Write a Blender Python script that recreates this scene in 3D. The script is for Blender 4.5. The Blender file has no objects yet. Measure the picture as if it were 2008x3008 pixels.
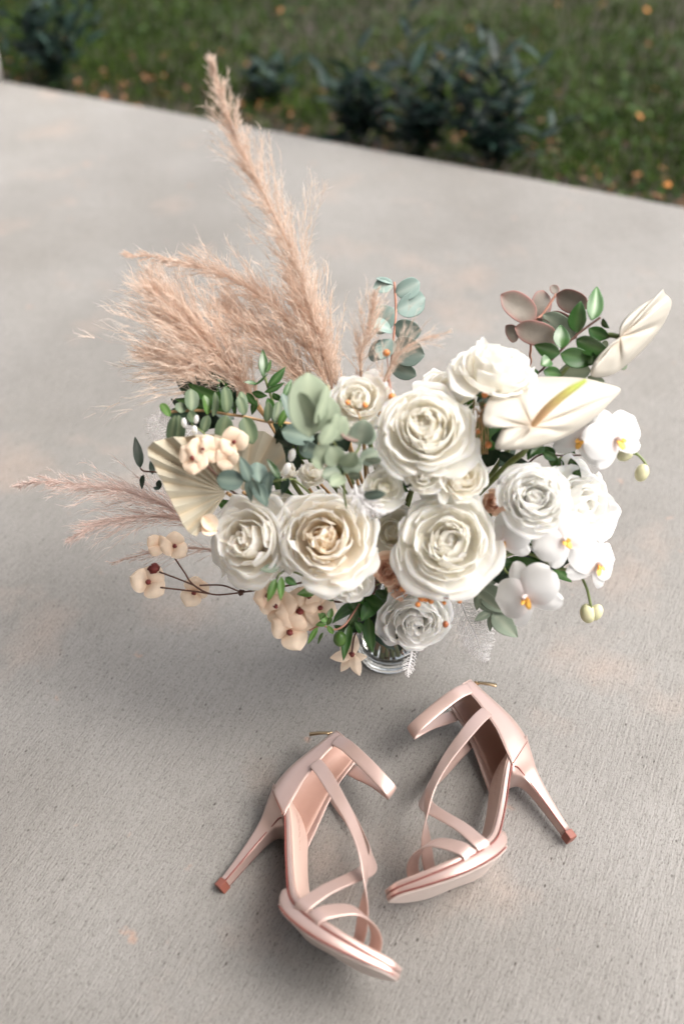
import bpy, math, random
import numpy as np
from mathutils import Vector, Matrix, Quaternion
rng = np.random.default_rng(7)
random.seed(7)
S = bpy.context.scene
C = S.collection
rad = math.radians

# ---------------------------------------------------------------- camera, sky, sun, exposure
PITCH = rad(41); FP = 2924.0; CAM = np.array([0, 0, 0.9])
cd = bpy.data.cameras.new('camera'); cam = bpy.data.objects.new('camera', cd); C.objects.link(cam)
cam.location = CAM; cam.rotation_euler = (rad(90) - PITCH, 0, 0)
cd.sensor_fit = 'VERTICAL'; cd.sensor_height = 36; cd.lens = 35; cd.clip_start = 0.05; cd.clip_end = 500
cd.dof.use_dof = True; cd.dof.focus_distance = 1.03; cd.dof.aperture_fstop = 2.3
S.camera = cam
SUN_EL, SUN_AZ = rad(56), rad(100)          # azimuth clockwise from +Y (light from the far right)
w = bpy.data.worlds.new('World'); S.world = w; w.use_nodes = True
nt = w.node_tree; bg = nt.nodes['Background']
sky = nt.nodes.new('ShaderNodeTexSky'); sky.sky_type = 'NISHITA'; sky.sun_disc = False
sky.sun_elevation = SUN_EL; sky.sun_rotation = SUN_AZ; sky.air_density = 1.0; sky.dust_density = 6.0; sky.ozone_density = 1.0
hs = nt.nodes.new('ShaderNodeHueSaturation'); hs.inputs['Saturation'].default_value = 0.45
nt.links.new(sky.outputs[0], hs.inputs['Color']); nt.links.new(hs.outputs[0], bg.inputs[0]); bg.inputs[1].default_value = 0.15
sl = bpy.data.lights.new('sun', 'SUN'); so = bpy.data.objects.new('sun', sl); C.objects.link(so)
sl.energy = 1.8; sl.angle = rad(62); sl.color = (1.0, 0.965, 0.92)
sd = Vector((math.sin(SUN_AZ) * math.cos(SUN_EL), math.cos(SUN_AZ) * math.cos(SUN_EL), math.sin(SUN_EL)))
so.rotation_euler = sd.to_track_quat('Z', 'Y').to_euler(); so.location = (3, 3, 5)
S.view_settings.view_transform = 'Standard'; S.view_settings.look = 'None'; S.view_settings.gamma = 1
S.view_settings.use_curve_mapping = False; S.view_settings.exposure = 1.12
S.cycles.max_bounces = 14; S.cycles.diffuse_bounces = 8; S.cycles.transmission_bounces = 14; S.cycles.caustics_refractive = True

# ---------------------------------------------------------------- helpers
cp, sp_ = math.cos(PITCH), math.sin(PITCH)
RT = np.array([1, 0, 0.]); FW = np.array([0, cp, -sp_]); UP = np.array([0, sp_, cp])
VASE = np.array([0.055, 0.782, 0.0])

def P(px, py, z):                       # a point of the place seen at that photograph pixel, z metres along the view axis
    return CAM + z * (FW + RT * (px - 1004) / FP - UP * (py - 1504) / FP)

CR = {'a': (0, 700, 1.568), 'b': (500, 1000, 1.96), 'c': (1100, 800, 1.742), 'd': (1320, 820, 2.376),
      'e': (380, 1000, 3.015), 'f': (370, 1450, 2.958), 'g': (700, 1550, 1.96), 's': (0, 0, 1.0)}
def Q(k, x, y, z):
    ox, oy, s = CR[k]; return P(ox + x / s, oy + y / s, z)
def G(px, py, h=0.0):
    d = FW + RT * (px - 1004) / FP - UP * (py - 1504) / FP
    return CAM + d * (h - CAM[2]) / d[2]
def nrm(v):
    v = np.asarray(v, float); return v / (np.linalg.norm(v) + 1e-12)

WPOS = {}
def thing(name, label, cat, loc, group=None, kind=None):
    o = bpy.data.objects.new(name, None); C.objects.link(o); o.empty_display_size = 0.02
    o.location = loc; WPOS[o.name] = np.array(loc, float); tag(o, label, cat, group, kind); return o
def tag(o, label=None, cat=None, group=None, kind=None):
    if label: o['label'] = label
    if cat: o['category'] = cat
    if group: o['group'] = group
    if kind: o['kind'] = kind
    return o
def sub(name, loc, parent):
    o = bpy.data.objects.new(name, None); C.objects.link(o); o.empty_display_size = 0.01
    o.parent = parent; o.location = np.array(loc) - WPOS[parent.name]; WPOS[o.name] = np.array(loc, float); return o
def part(name, V, F, mat, parent=None, tone=None, smooth=True, solid=0, origin=None, subsurf=0):
    V = np.asarray(V, float)
    og = V.mean(0) if origin is None else np.asarray(origin, float)
    me = bpy.data.meshes.new(name)
    F = np.asarray(F) if not isinstance(F, list) else F
    Vl = V - og
    if isinstance(F, np.ndarray):
        k = F.shape[1]
        me.vertices.add(len(Vl)); me.vertices.foreach_set('co', Vl.astype(np.float32).ravel())
        me.loops.add(F.size); me.loops.foreach_set('vertex_index', F.astype(np.int32).ravel())
        me.polygons.add(len(F)); me.polygons.foreach_set('loop_start', np.arange(0, F.size, k, dtype=np.int32))
        me.update(calc_edges=True); me.validate()
    else:
        me.from_pydata(Vl.tolist(), [], F)
    if smooth: me.polygons.foreach_set('use_smooth', np.ones(len(me.polygons), dtype=bool))
    if tone is not None:
        a = me.attributes.new('tone', 'FLOAT', 'POINT'); a.data.foreach_set('value', np.asarray(tone, np.float32).ravel())
    me.materials.append(mat)
    o = bpy.data.objects.new(name, me); C.objects.link(o)
    if parent is not None:
        o.parent = parent; o.location = og - WPOS[parent.name]
    else: o.location = og
    WPOS[o.name] = og
    if solid:
        m = o.modifiers.new('thickness', 'SOLIDIFY'); m.thickness = solid; m.offset = 0
    if subsurf:
        m = o.modifiers.new('smooth', 'SUBSURF'); m.levels = subsurf; m.render_levels = subsurf
    return o
def grid_faces(nu, nv, closed=False):   # nv rows of nu points
    F = []
    for j in range(nv - 1):
        for i in range(nu - (0 if closed else 1)):
            a = j * nu + i; b = j * nu + (i + 1) % nu
            F.append((a, b, b + nu, a + nu))
    return F
def catmull(pts, n):
    pts = np.asarray(pts, float); m = len(pts)
    if m == 2: return pts[0] + (pts[1] - pts[0]) * np.linspace(0, 1, n)[:, None]
    q = np.vstack([2 * pts[0] - pts[1], pts, 2 * pts[-1] - pts[-2]]); out = []
    for t in np.linspace(0, m - 1 - 1e-9, n):
        i = int(t); f = t - i; a, b, c, d = q[i:i + 4]
        out.append(0.5 * (2 * b + (c - a) * f + (2 * a - 5 * b + 4 * c - d) * f * f + (3 * b - 3 * c + d - a) * f ** 3))
    return np.array(out)
def frames(pts, ref=None):
    T = np.gradient(pts, axis=0); T /= np.linalg.norm(T, axis=1)[:, None] + 1e-12
    N = []; n = np.array(ref if ref is not None else (0.3, 0.1, 1.0), float)
    for t in T:
        n = n - t * (n @ t)
        if np.linalg.norm(n) < 1e-6: n = np.cross(t, (1, 0, 0))
        n = nrm(n); N.append(n)
    N = np.array(N); return T, N, np.cross(T, N)
def tube(pts, r, seg=7):
    pts = np.asarray(pts, float); n = len(pts); r = np.ones(n) * r if np.isscalar(r) else np.interp(np.linspace(0, 1, n), np.linspace(0, 1, len(r)), r)
    T, N, B = frames(pts); a = np.arange(seg) * 2 * math.pi / seg
    V = (pts[:, None] + r[:, None, None] * (np.cos(a)[None, :, None] * N[:, None] + np.sin(a)[None, :, None] * B[:, None])).reshape(-1, 3)
    F = grid_faces(seg, n, True)
    F += [tuple(range(seg))[::-1], tuple(range((n - 1) * seg, n * seg))]
    return V, F
def merge(items):
    V = []; F = []; o = 0
    for v, f in items:
        V.append(np.asarray(v)); F += [tuple(i + o for i in q) for q in f]; o += len(v)
    return np.vstack(V), F
def blob(c, r, n=8, sq=(1, 1, 1), axis=None, noise=0):
    V = []
    ax = nrm(axis if axis is not None else (0, 0, 1)); s = nrm(np.cross(ax, (0.31, 0.8, 0.2))); t = np.cross(ax, s)
    for j in range(n + 1):
        th = math.pi * j / n
        for i in range(n + 2):
            ph = 2 * math.pi * i / (n + 2); k = 1 + noise * rng.standard_normal()
            V.append(np.array(c) + r * k * (s * math.sin(th) * math.cos(ph) * sq[0] + t * math.sin(th) * math.sin(ph) * sq[1] + ax * math.cos(th) * sq[2]))
    return np.array(V), grid_faces(n + 2, n + 1, True)

# ---------------------------------------------------------------- materials
def mat(name, col, col2=None, rough=0.5, trans=0.0, spec=0.5, bump=0, bscale=200, tone_pow=1.0, noise=0.1, nscale=60, sheen=0, metal=0, tcol=None, rnd=0.12, coat=0):
    m = bpy.data.materials.new(name); m.use_nodes = True; t = m.node_tree; b = t.nodes['Principled BSDF']; N = t.nodes; L = t.links
    b.inputs['Roughness'].default_value = rough; b.inputs['Specular IOR Level'].default_value = spec; b.inputs['Metallic'].default_value = metal
    b.inputs['Sheen Weight'].default_value = sheen; b.inputs['Coat Weight'].default_value = coat
    rgb = N.new('ShaderNodeRGB'); rgb.outputs[0].default_value = (*col, 1); out = rgb.outputs[0]
    if col2 is not None:
        at = N.new('ShaderNodeAttribute'); at.attribute_name = 'tone'
        pw = N.new('ShaderNodeMath'); pw.operation = 'POWER'; L.new(at.outputs['Fac'], pw.inputs[0]); pw.inputs[1].default_value = tone_pow
        mx = N.new('ShaderNodeMix'); mx.data_type = 'RGBA'; L.new(pw.outputs[0], mx.inputs[0]); L.new(out, mx.inputs[6]); mx.inputs[7].default_value = (*col2, 1); out = mx.outputs[2]
    tc = N.new('ShaderNodeTexCoord'); nz = N.new('ShaderNodeTexNoise'); nz.inputs['Scale'].default_value = nscale; nz.inputs['Detail'].default_value = 5
    L.new(tc.outputs['Object'], nz.inputs['Vector'])
    oi = N.new('ShaderNodeObjectInfo')
    # value = 1 + noise*(n-.5)*2 + rnd*(random-.5)*2
    a1 = N.new('ShaderNodeMath'); a1.operation = 'MULTIPLY_ADD'; L.new(nz.outputs['Fac'], a1.inputs[0]); a1.inputs[1].default_value = 4 * noise; a1.inputs[2].default_value = 1 - 2 * noise - rnd
    a2 = N.new('ShaderNodeMath'); a2.operation = 'MULTIPLY_ADD'; L.new(oi.outputs['Random'], a2.inputs[0]); a2.inputs[1].default_value = 2 * rnd; L.new(a1.outputs[0], a2.inputs[2])
    hv = N.new('ShaderNodeHueSaturation'); L.new(out, hv.inputs['Color']); L.new(a2.outputs[0], hv.inputs['Value'])
    L.new(hv.outputs[0], b.inputs['Base Color'])
    if bump:
        nb = N.new('ShaderNodeTexNoise'); nb.inputs['Scale'].default_value = bscale; nb.inputs['Detail'].default_value = 4; L.new(tc.outputs['Object'], nb.inputs['Vector'])
        bp = N.new('ShaderNodeBump'); bp.inputs['Strength'].default_value = bump; bp.inputs['Distance'].default_value = 0.001; L.new(nb.outputs['Fac'], bp.inputs['Height']); L.new(bp.outputs[0], b.inputs['Normal'])
    if trans:
        tr = N.new('ShaderNodeBsdfTranslucent'); ms = N.new('ShaderNodeMixShader'); ms.inputs[0].default_value = trans
        if tcol: tr.inputs[0].default_value = (*tcol, 1)
        else: L.new(hv.outputs[0], tr.inputs[0])
        L.new(b.outputs[0], ms.inputs[1]); L.new(tr.outputs[0], ms.inputs[2]); L.new(ms.outputs[0], N['Material Output'].inputs[0])
    return m
M = {}
M['petal'] = mat('cream_petal', (.91, .90, .86), (.95, .87, .70), rough=.62, trans=.48, spec=.2, noise=.03, rnd=.02, bump=.25, bscale=260, tone_pow=1.3)
M['petal_apricot'] = mat('apricot_hearted_petal', (.91, .90, .86), (.95, .70, .36), rough=.62, trans=.48, spec=.2, noise=.03, rnd=.02, bump=.25, bscale=260, tone_pow=1.5)
M['petal_cool'] = mat('white_petal', (.91, .905, .885), (.90, .87, .74), rough=.6, trans=.46, spec=.2, noise=.03, rnd=.03, bump=.25, bscale=260, tone_pow=1.3)
M['petal_blush'] = mat('blush_petal', (.80, .60, .47), (.66, .36, .24), rough=.6, trans=.3, spec=.25, noise=.05, rnd=.05)
for k_ in ('petal', 'petal_cool', 'petal_apricot', 'orchid_'):
    if k_ in M:
        b_ = M[k_].node_tree.nodes['Principled BSDF']; b_.inputs['Subsurface Weight'].default_value = .45; b_.inputs['Subsurface Radius'].default_value = (1, .85, .6); b_.inputs['Subsurface Scale'].default_value = .006
M['bract'] = mat('peach_bract', (.92, .76, .60), (.85, .58, .38), rough=.6, trans=.38, spec=.2, noise=.12, nscale=90, rnd=.08, bump=.5, bscale=300)
M['maroon'] = mat('maroon_floret', (.16, .025, .02), rough=.6)
M['anth'] = mat('anthurium_spathe', (.52, .485, .42), (.46, .37, .27), rough=.38, trans=.22, spec=.4, noise=.05, rnd=.02, nscale=30)
M['spadix'] = mat('spadix_green', (.80, .50, .26), (.34, .40, .06), rough=.55, bump=.8, bscale=900, noise=.06)
M['orchid'] = mat('orchid_petal', (.76, .755, .745), (.76, .62, .60), rough=.5, trans=.35, spec=.3, noise=.03, rnd=.02)
M['lip'] = mat('orchid_lip', (.85, .48, .10), (.62, .08, .16), rough=.5, trans=.2, noise=.4, nscale=160)
M['bud'] = mat('orchid_bud', (.52, .52, .30), (.70, .62, .45), rough=.5, trans=.2)
M['euc'] = mat('silver_eucalyptus', (.20, .245, .185), (.30, .34, .26), rough=.6, trans=.14, spec=.3, noise=.18, nscale=45, rnd=.15, tcol=(.20, .3, .14))
M['euc_olive'] = mat('olive_eucalyptus', (.085, .125, .07), (.17, .21, .12), rough=.5, trans=.12, spec=.35, noise=.18, nscale=45, rnd=.2, tcol=(.16, .24, .1))
M['euc_top'] = mat('soft_blue_eucalyptus', (.22, .30, .27), (.33, .40, .36), rough=.55, trans=.15, spec=.35, noise=.15, nscale=45, rnd=.15, tcol=(.25, .36, .25))
M['euc_blue'] = mat('blue_eucalyptus', (.13, .185, .155), (.24, .31, .25), rough=.55, trans=.1, spec=.35, noise=.18, nscale=45, rnd=.15, tcol=(.16, .26, .14))
M['euc_pale'] = mat('pale_eucalyptus', (.28, .33, .235), (.36, .41, .29), rough=.6, trans=.3, spec=.3, noise=.1, nscale=45, rnd=.12, tcol=(.36, .46, .28))
M['euc_red'] = mat('mauve_eucalyptus', (.19, .165, .135), (.30, .15, .13), rough=.5, trans=.12, spec=.4, noise=.25, nscale=55, rnd=.16, tone_pow=5, bump=.3)
M['green'] = mat('glossy_green_leaf', (.035, .10, .022), (.09, .17, .06), rough=.27, trans=.12, spec=.6, noise=.2, rnd=.25, tcol=(.1, .25, .03))
M['green_b'] = mat('fresh_green_leaf', (.075, .17, .03), (.15, .25, .08), rough=.35, trans=.2, spec=.5, noise=.2, rnd=.25, tcol=(.15, .3, .05))
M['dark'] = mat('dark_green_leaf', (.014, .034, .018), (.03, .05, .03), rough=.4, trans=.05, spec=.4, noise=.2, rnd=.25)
M['stem'] = mat('green_stem', (.14, .18, .055), rough=.5, noise=.15)
M['twig'] = mat('brown_twig', (.10, .045, .03), rough=.7, noise=.2)
M['twig_red'] = mat('red_twig', (.42, .20, .14), rough=.6, noise=.2)
M['twig_tan'] = mat('tan_twig', (.40, .24, .11), rough=.6, noise=.2)
M['berry'] = mat('orange_berry', (.62, .22, .05), (.35, .1, .03), rough=.35, spec=.5, noise=.1, rnd=.15, coat=.2)
M['fan'] = mat('dried_palm', (.42, .385, .30), (.52, .43, .30), rough=.75, trans=.15, spec=.2, noise=.1, nscale=40, rnd=.05, tone_pow=2)
M['pampas'] = mat('pampas_pink', (.74, .58, .47), (.93, .86, .78), rough=.8, trans=.45, spec=.15, noise=.08, rnd=.04, sheen=.2)
M['pampas_b'] = mat('pampas_mauve', (.68, .53, .47), (.92, .84, .79), rough=.8, trans=.45, spec=.15, noise=.08, rnd=.04, sheen=.2)
M['fern'] = mat('bleached_fern', (.84, .82, .82), rough=.7, trans=.3)
M['satin'] = mat('blush_satin', (.47, .335, .295), rough=.32, spec=.9, noise=.02, rnd=0, sheen=.1, metal=.5, bump=.12, bscale=2500)
M['satin_seam'] = mat('rose_piping', (.20, .05, .04), rough=.5, noise=.05, rnd=0)
M['lining'] = mat('blush_leather_lining', (.42, .265, .215), rough=.5, spec=.4, noise=.03, rnd=0, bump=.2, bscale=900)
M['insole'] = mat('insole_leather', (.54, .385, .325), rough=.45, spec=.4, noise=.03, rnd=0, bump=.15, bscale=900)
M['outsole'] = mat('pale_outsole', (.58, .485, .44), rough=.42, spec=.5, noise=.03, rnd=0)
M['cap'] = mat('heel_cap', (.20, .065, .045), rough=.4, rnd=0)
M['brass'] = mat('brass_zip', (.45, .33, .20), rough=.28, metal=1.0, rnd=0)
M['thread'] = mat('stitch_thread', (.42, .22, .17), rough=.7, rnd=0)

def glass(name, col, ior, rough=0.0):
    m = bpy.data.materials.new(name); m.use_nodes = True; b = m.node_tree.nodes['Principled BSDF']
    b.inputs['Base Color'].default_value = (*col, 1); b.inputs['Transmission Weight'].default_value = 1; b.inputs['IOR'].default_value = ior; b.inputs['Roughness'].default_value = rough
    return m
M['glass'] = glass('clear_glass', (.96, .97, .95), 1.47, .02)
M['water'] = glass('water', (.93, .92, .86), 1.33)

def concrete():
    m = bpy.data.materials.new('broomed_concrete'); m.use_nodes = True; t = m.node_tree; N = t.nodes; L = t.links; b = N['Principled BSDF']
    tc = N.new('ShaderNodeTexCoord')
    def noise(scale, vec=(1, 1, 1), det=4, rough=.55, dist=0):
        mp = N.new('ShaderNodeMapping'); mp.inputs['Scale'].default_value = vec; L.new(tc.outputs['Object'], mp.inputs[0])
        n = N.new('ShaderNodeTexNoise'); n.inputs['Scale'].default_value = scale; n.inputs['Detail'].default_value = det; n.inputs['Roughness'].default_value = rough; n.inputs['Distortion'].default_value = dist
        L.new(mp.outputs[0], n.inputs['Vector']); return n.outputs['Fac']
    def ramp(src, a, b_, c0=(0, 0, 0, 1), c1=(1, 1, 1, 1)):
        r = N.new('ShaderNodeValToRGB'); r.color_ramp.elements[0].position = a; r.color_ramp.elements[1].position = b_
        r.color_ramp.elements[0].color = c0; r.color_ramp.elements[1].color = c1; L.new(src, r.inputs[0]); return r.outputs[0]
    def mul(a, bb, fac=1.0):
        x = N.new('ShaderNodeMix'); x.data_type = 'RGBA'; x.blend_type = 'MULTIPLY'; x.inputs[0].default_value = fac; L.new(a, x.inputs[6]); L.new(bb, x.inputs[7]); return x.outputs[2]
    def mixc(f, a, col):
        x = N.new('ShaderNodeMix'); x.data_type = 'RGBA'; L.new(f, x.inputs[0]); L.new(a, x.inputs[6]); x.inputs[7].default_value = (*col, 1); return x.outputs[2]
    base = ramp(noise(2.2, det=6, rough=.6), .3, .7, (.214, .204, .186, 1), (.282, .274, .258, 1))
    base = mixc(ramp(noise(5, det=5), .56, .78), base, (.33, .275, .235))          # warm stains
    base = mixc(ramp(noise(26, det=3), .69, .76), base, (.36, .26, .21))          # small tan marks
    base = mul(base, ramp(noise(1.3, (1, .5, 1), det=3), .36, .60, (.84, .83, .83, 1), (1.05, 1.04, 1.04, 1)))
    streak = noise(400, (1.5, .60, 1), det=4, rough=.7, dist=.3)
    broom = noise(240, (1.9, .15, 1), det=4, rough=.6, dist=.3)
    base = mul(base, ramp(broom, .36, .56, (.86, .855, .85, 1), (1.03, 1.03, 1.03, 1)))
    grain = noise(800, (1.2, .7, 1), det=2, rough=.6)
    base = mul(base, ramp(streak, .35, .45, (.50, .48, .46, 1), (1.0, 1.0, 1.0, 1)))
    base = mul(base, ramp(grain, .31, .41, (.66, .64, .62, 1), (1.0, 1.0, 1.0, 1)))
    v = N.new('ShaderNodeTexVoronoi'); v.inputs['Scale'].default_value = 85; v.inputs['Randomness'].default_value = 1
    mp = N.new('ShaderNodeMapping'); mp.inputs['Scale'].default_value = (1.25, .7, 1); L.new(tc.outputs['Object'], mp.inputs[0]); L.new(mp.outputs[0], v.inputs['Vector'])
    pit = ramp(v.outputs['Distance'], .06, .15, (.25, .22, .20, 1), (1, 1, 1, 1))
    pm = ramp(noise(45, det=3), .47, .60)
    x = N.new('ShaderNodeMix'); x.data_type = 'RGBA'; x.blend_type = 'MULTIPLY'; L.new(pm, x.inputs[0]); L.new(base, x.inputs[6]); L.new(pit, x.inputs[7]); base = x.outputs[2]
    L.new(base, b.inputs['Base Color']); b.inputs['Roughness'].default_value = .75; b.inputs['Specular IOR Level'].default_value = .35
    s1 = N.new('ShaderNodeMath'); s1.operation = 'MULTIPLY_ADD'; L.new(streak, s1.inputs[0]); s1.inputs[1].default_value = 1.3; L.new(broom, s1.inputs[2])
    bp = N.new('ShaderNodeBump'); bp.inputs['Strength'].default_value = .8; bp.inputs['Distance'].default_value = .0020; L.new(s1.outputs[0], bp.inputs['Height'])
    b2 = N.new('ShaderNodeBump'); b2.inputs['Strength'].default_value = .5; b2.inputs['Distance'].default_value = .001; L.new(pit, b2.inputs['Height']); L.new(bp.outputs[0], b2.inputs['Normal'])
    L.new(b2.outputs[0], b.inputs['Normal']); return m
M['concrete'] = concrete()
M['soil'] = mat('dark_soil', (.035, .026, .018), rough=.9, bump=1, bscale=60, noise=.35, nscale=12)
M['grass'] = mat('lawn_blades', (.016, .034, .005), (.056, .094, .014), rough=.7, trans=.25, spec=.08, noise=.45, nscale=2.6, rnd=0)
M['clover'] = mat('clover_leaves', (.018, .040, .010), (.06, .09, .028), rough=.6, trans=.2, spec=.12, noise=.35, nscale=2.2, rnd=0)
M['litter'] = mat('brown_litter', (.10, .048, .022), (.28, .11, .035), rough=.8, noise=.3, rnd=.3)
M['weed'] = mat('bluegreen_weed', (.005, .016, .011), (.022, .048, .036), rough=.5, trans=.1, spec=.25, noise=.3, rnd=.45)
M['oleaf'] = mat('orange_leaf', (.55, .22, .05), rough=.6, trans=.2, rnd=.3)

# ---------------------------------------------------------------- ground
def to_xy(p): return np.array([p[0], p[1]])
ANG = rad(26.2); e1 = np.array([math.sin(ANG), math.cos(ANG)]); e2 = np.array([math.cos(ANG), -math.sin(ANG)])
edge0 = to_xy(G(1004, 421))
d0 = float(edge0 @ e1)                                     # distance of the slab's far edge along the broom direction
def build_slab():
    # local frame: x along the edge, y along the broom marks, far edge at y = 0 with an eased arris
    prof = [(-9.0, -.10), (-9.0, 0), (-6, 0), (-3, 0), (-1.5, 0), (-.006, 0), (-.002, -.0012), (0, -.005), (0.001, -.10)]
    xs = np.linspace(-9, 9, 181); V = []
    for x in xs:
        wv = .0012 * math.sin(x * 7) + .0008 * math.sin(x * 31 + 1)
        for (y, z) in prof: V.append((x, y + (wv if y > -1 else 0), z))
    F = grid_faces(len(prof), len(xs))
    o = part('concrete_slab', V, F, M['concrete'], smooth=False, origin=(0, 0, 0))
    o.location = (e1[0] * d0, e1[1] * d0, 0); o.rotation_euler = (0, 0, -ANG); tag(o, kind='structure')
build_slab()
def build_soil():
    r = [0, .5, 1, 2, 3, 4, 6, 10, 20, 60, 200]; V = [(0, 0, 0)]; F = []
    n = 40
    for k, q in enumerate(r[1:]):
        for i in range(n): a = 2 * math.pi * i / n; V.append((q * math.cos(a), q * math.sin(a), 0))
    for i in range(n): F.append((0, 1 + i, 1 + (i + 1) % n))
    for k in range(len(r) - 2):
        for i in range(n): a = 1 + k * n + i; b = 1 + k * n + (i + 1) % n; F.append((a, a + n, b + n, b))
    o = part('ground', V, F, M['soil'], smooth=False, origin=(0, 0, 0)); o.location = (0, 3, -.075); tag(o, kind='structure')
build_soil()

def box(x0, x1, y0, y1, z0, z1):        # in the slab's own directions: x along the edge, y along the broom marks
    V = [np.array([*(e2 * x + e1 * y), z]) for z in (z0, z1) for y in (y0, y1) for x in (x0, x1)]
    return V, [(0, 2, 3, 1), (4, 5, 7, 6), (0, 1, 5, 4), (2, 6, 7, 3), (0, 4, 6, 2), (1, 3, 7, 5)]
M['shade_siding'] = mat('shade_siding_paint', (.36, .33, .29), rough=.6, noise=.1, rnd=0)
M['shade_soffit'] = mat('shade_timber', (.22, .15, .10), rough=.7, noise=.25, nscale=8, rnd=0)
M['post'] = mat('white_post_paint', (.62, .59, .56), rough=.5, noise=.06, rnd=0)
hs_ = thing('added_shade_house', 'unseen porch added left of and behind the camera to shade the slab', 'added_shade_house', (*(e2 * -2.6), 0))  # unseen porch, added to block light and darken the lower left of the slab
for k in range(14):
    V, F = box(-2.72, -2.60 - .012 * (k % 1), -4.5, .9, .2 * k + .003, .2 * k + .197); part('shade_wall_board', V, F, M['shade_siding'], hs_, smooth=False)
V, F = box(-2.9, -2.73, -4.5, .9, 0, 2.9); part('shade_wall', V, F, M['shade_siding'], hs_, smooth=False)
V, F = box(-3.0, .95, -4.6, .50, 2.45, 2.62); part('shade_roof', V, F, M['shade_soffit'], hs_, smooth=False)
V, F = box(-3.0, .95, -5.0, -1.5, .0, 2.44); part('shade_rear_wall', V, F, M['shade_siding'], hs_, smooth=False)

gp = G(-60, 235); pv = tube(np.array([[gp[0], gp[1], z] for z in (0.0, .12, .121, 2.4, 2.41, 2.5)]), [.062, .062, .048, .044, .06, .06], 20)
pp = thing('porch_post', 'white round porch post just showing at the upper left edge', 'post', gp); part('shaft', pv[0], pv[1], M['post'], pp)

def lawn():
    # blades: two quads tapering to a point; scattered beyond the slab edge
    n = 120000
    a = rng.uniform(-3.6, 3.6, n); b = rng.exponential(1.5, n) % 4.2 + .004
    X = a[:, None] * e2 + (d0 + b)[:, None] * e1; X[:, 0] += 0
    fac = .55 + .45 * np.sin(X[:, 0] * 3.1 + np.sin(X[:, 1] * 2.3) * 2) * np.sin(X[:, 1] * 2.7 + 1.3)
    keep = rng.uniform(0, 1, n) < np.clip(.35 + fac, .1, 1) * np.clip(b / .25, .4, 1)
    X = X[keep]; b = b[keep]; n = len(X)
    h = rng.uniform(.02, .06, n) * np.clip(b * 2 + .3, .5, 1); az = rng.uniform(0, 2 * math.pi, n); lean = rng.uniform(.2, 1.3, n)
    wd = rng.uniform(.0012, .0028, n); fx, fy = np.cos(az), np.sin(az); base = np.c_[X, np.full(n, -.076)]
    side = np.c_[-fy, fx, np.zeros(n)] * wd[:, None]
    mid = base + np.c_[fx * h * lean * .3, fy * h * lean * .3, h * .6]; tip = base + np.c_[fx * h * lean, fy * h * lean, h * (1 - .25 * lean)]
    V = np.stack([base - side, base + side, mid - side * .8, mid + side * .8, tip], 1).reshape(-1, 3)
    i = np.arange(n)[:, None] * 5
    F = np.vstack([i + [0, 1, 3], i + [0, 3, 2], i + [2, 3, 4]])
    tone = np.repeat(rng.uniform(0, 1, n) ** 1.5, 5)
    tag(part('grass', V, F, M['grass'], tone=tone, smooth=False), 'short green lawn grass beyond the concrete edge', 'grass', kind='stuff')
    # clover / broad ground cover: little leaf discs in clumps
    m = 26000
    a = rng.uniform(-3.6, 3.6, m); b = rng.uniform(.05, 4.2, m); X = a[:, None] * e2 + (d0 + b)[:, None] * e1
    k = rng.uniform(0, 1, m) < np.clip(np.sin(X[:, 0] * 2.2 + 2) * np.cos(X[:, 1] * 3.3) + .55, .06, 1); X = X[k]; m = len(X)
    c = np.c_[X, rng.uniform(-.05, -.015, m)]; r = rng.uniform(.006, .015, m); nn = np.c_[rng.normal(0, .45, m), rng.normal(0, .45, m), np.ones(m)]
    nn /= np.linalg.norm(nn, axis=1)[:, None]; u = np.cross(nn, rng.normal(size=(m, 3))); u /= np.linalg.norm(u, axis=1)[:, None]; v = np.cross(nn, u)
    ang = np.arange(6) * math.pi / 3
    V = (c[:, None] + r[:, None, None] * (np.cos(ang)[None, :, None] * u[:, None] + .6 * np.sin(ang)[None, :, None] * v[:, None])).reshape(-1, 3)
    F = np.arange(m * 6).reshape(m, 6)
    tag(part('clover', V, F, M['clover'], tone=np.repeat(rng.uniform(0, 1, m) ** 2, 6), smooth=False), 'low broad-leaved clover scattered through the lawn', 'ground cover', kind='stuff')
    # dry litter by the edge
    m = 2600
    a = rng.uniform(-3.4, 3.4, m); b = np.abs(rng.normal(0, .35, m)) + .01; b[:900] = rng.uniform(.1, 4, 900)
    X = a[:, None] * e2 + (d0 + b)[:, None] * e1
    c = np.c_[X, rng.uniform(-.072, -.045, m)]; r = rng.uniform(.005, .018, m); nn = np.c_[rng.normal(0, .35, m), rng.normal(0, .35, m), np.ones(m)]
    nn /= np.linalg.norm(nn, axis=1)[:, None]; u = np.cross(nn, rng.normal(size=(m, 3))); u /= np.linalg.norm(u, axis=1)[:, None]; v = np.cross(nn, u)
    V = (c[:, None] + r[:, None, None] * (np.cos(ang)[None, :, None] * u[:, None] + .45 * np.sin(ang)[None, :, None] * v[:, None])).reshape(-1, 3)
    tag(part('leaf_litter', V, np.arange(m * 6).reshape(m, 6), M['litter'], tone=np.repeat(rng.uniform(0, 1, m) ** 2, 6), smooth=False), 'brown dead leaves lying in the soil along the concrete edge', 'leaf litter', kind='stuff')
lawn()

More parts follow.
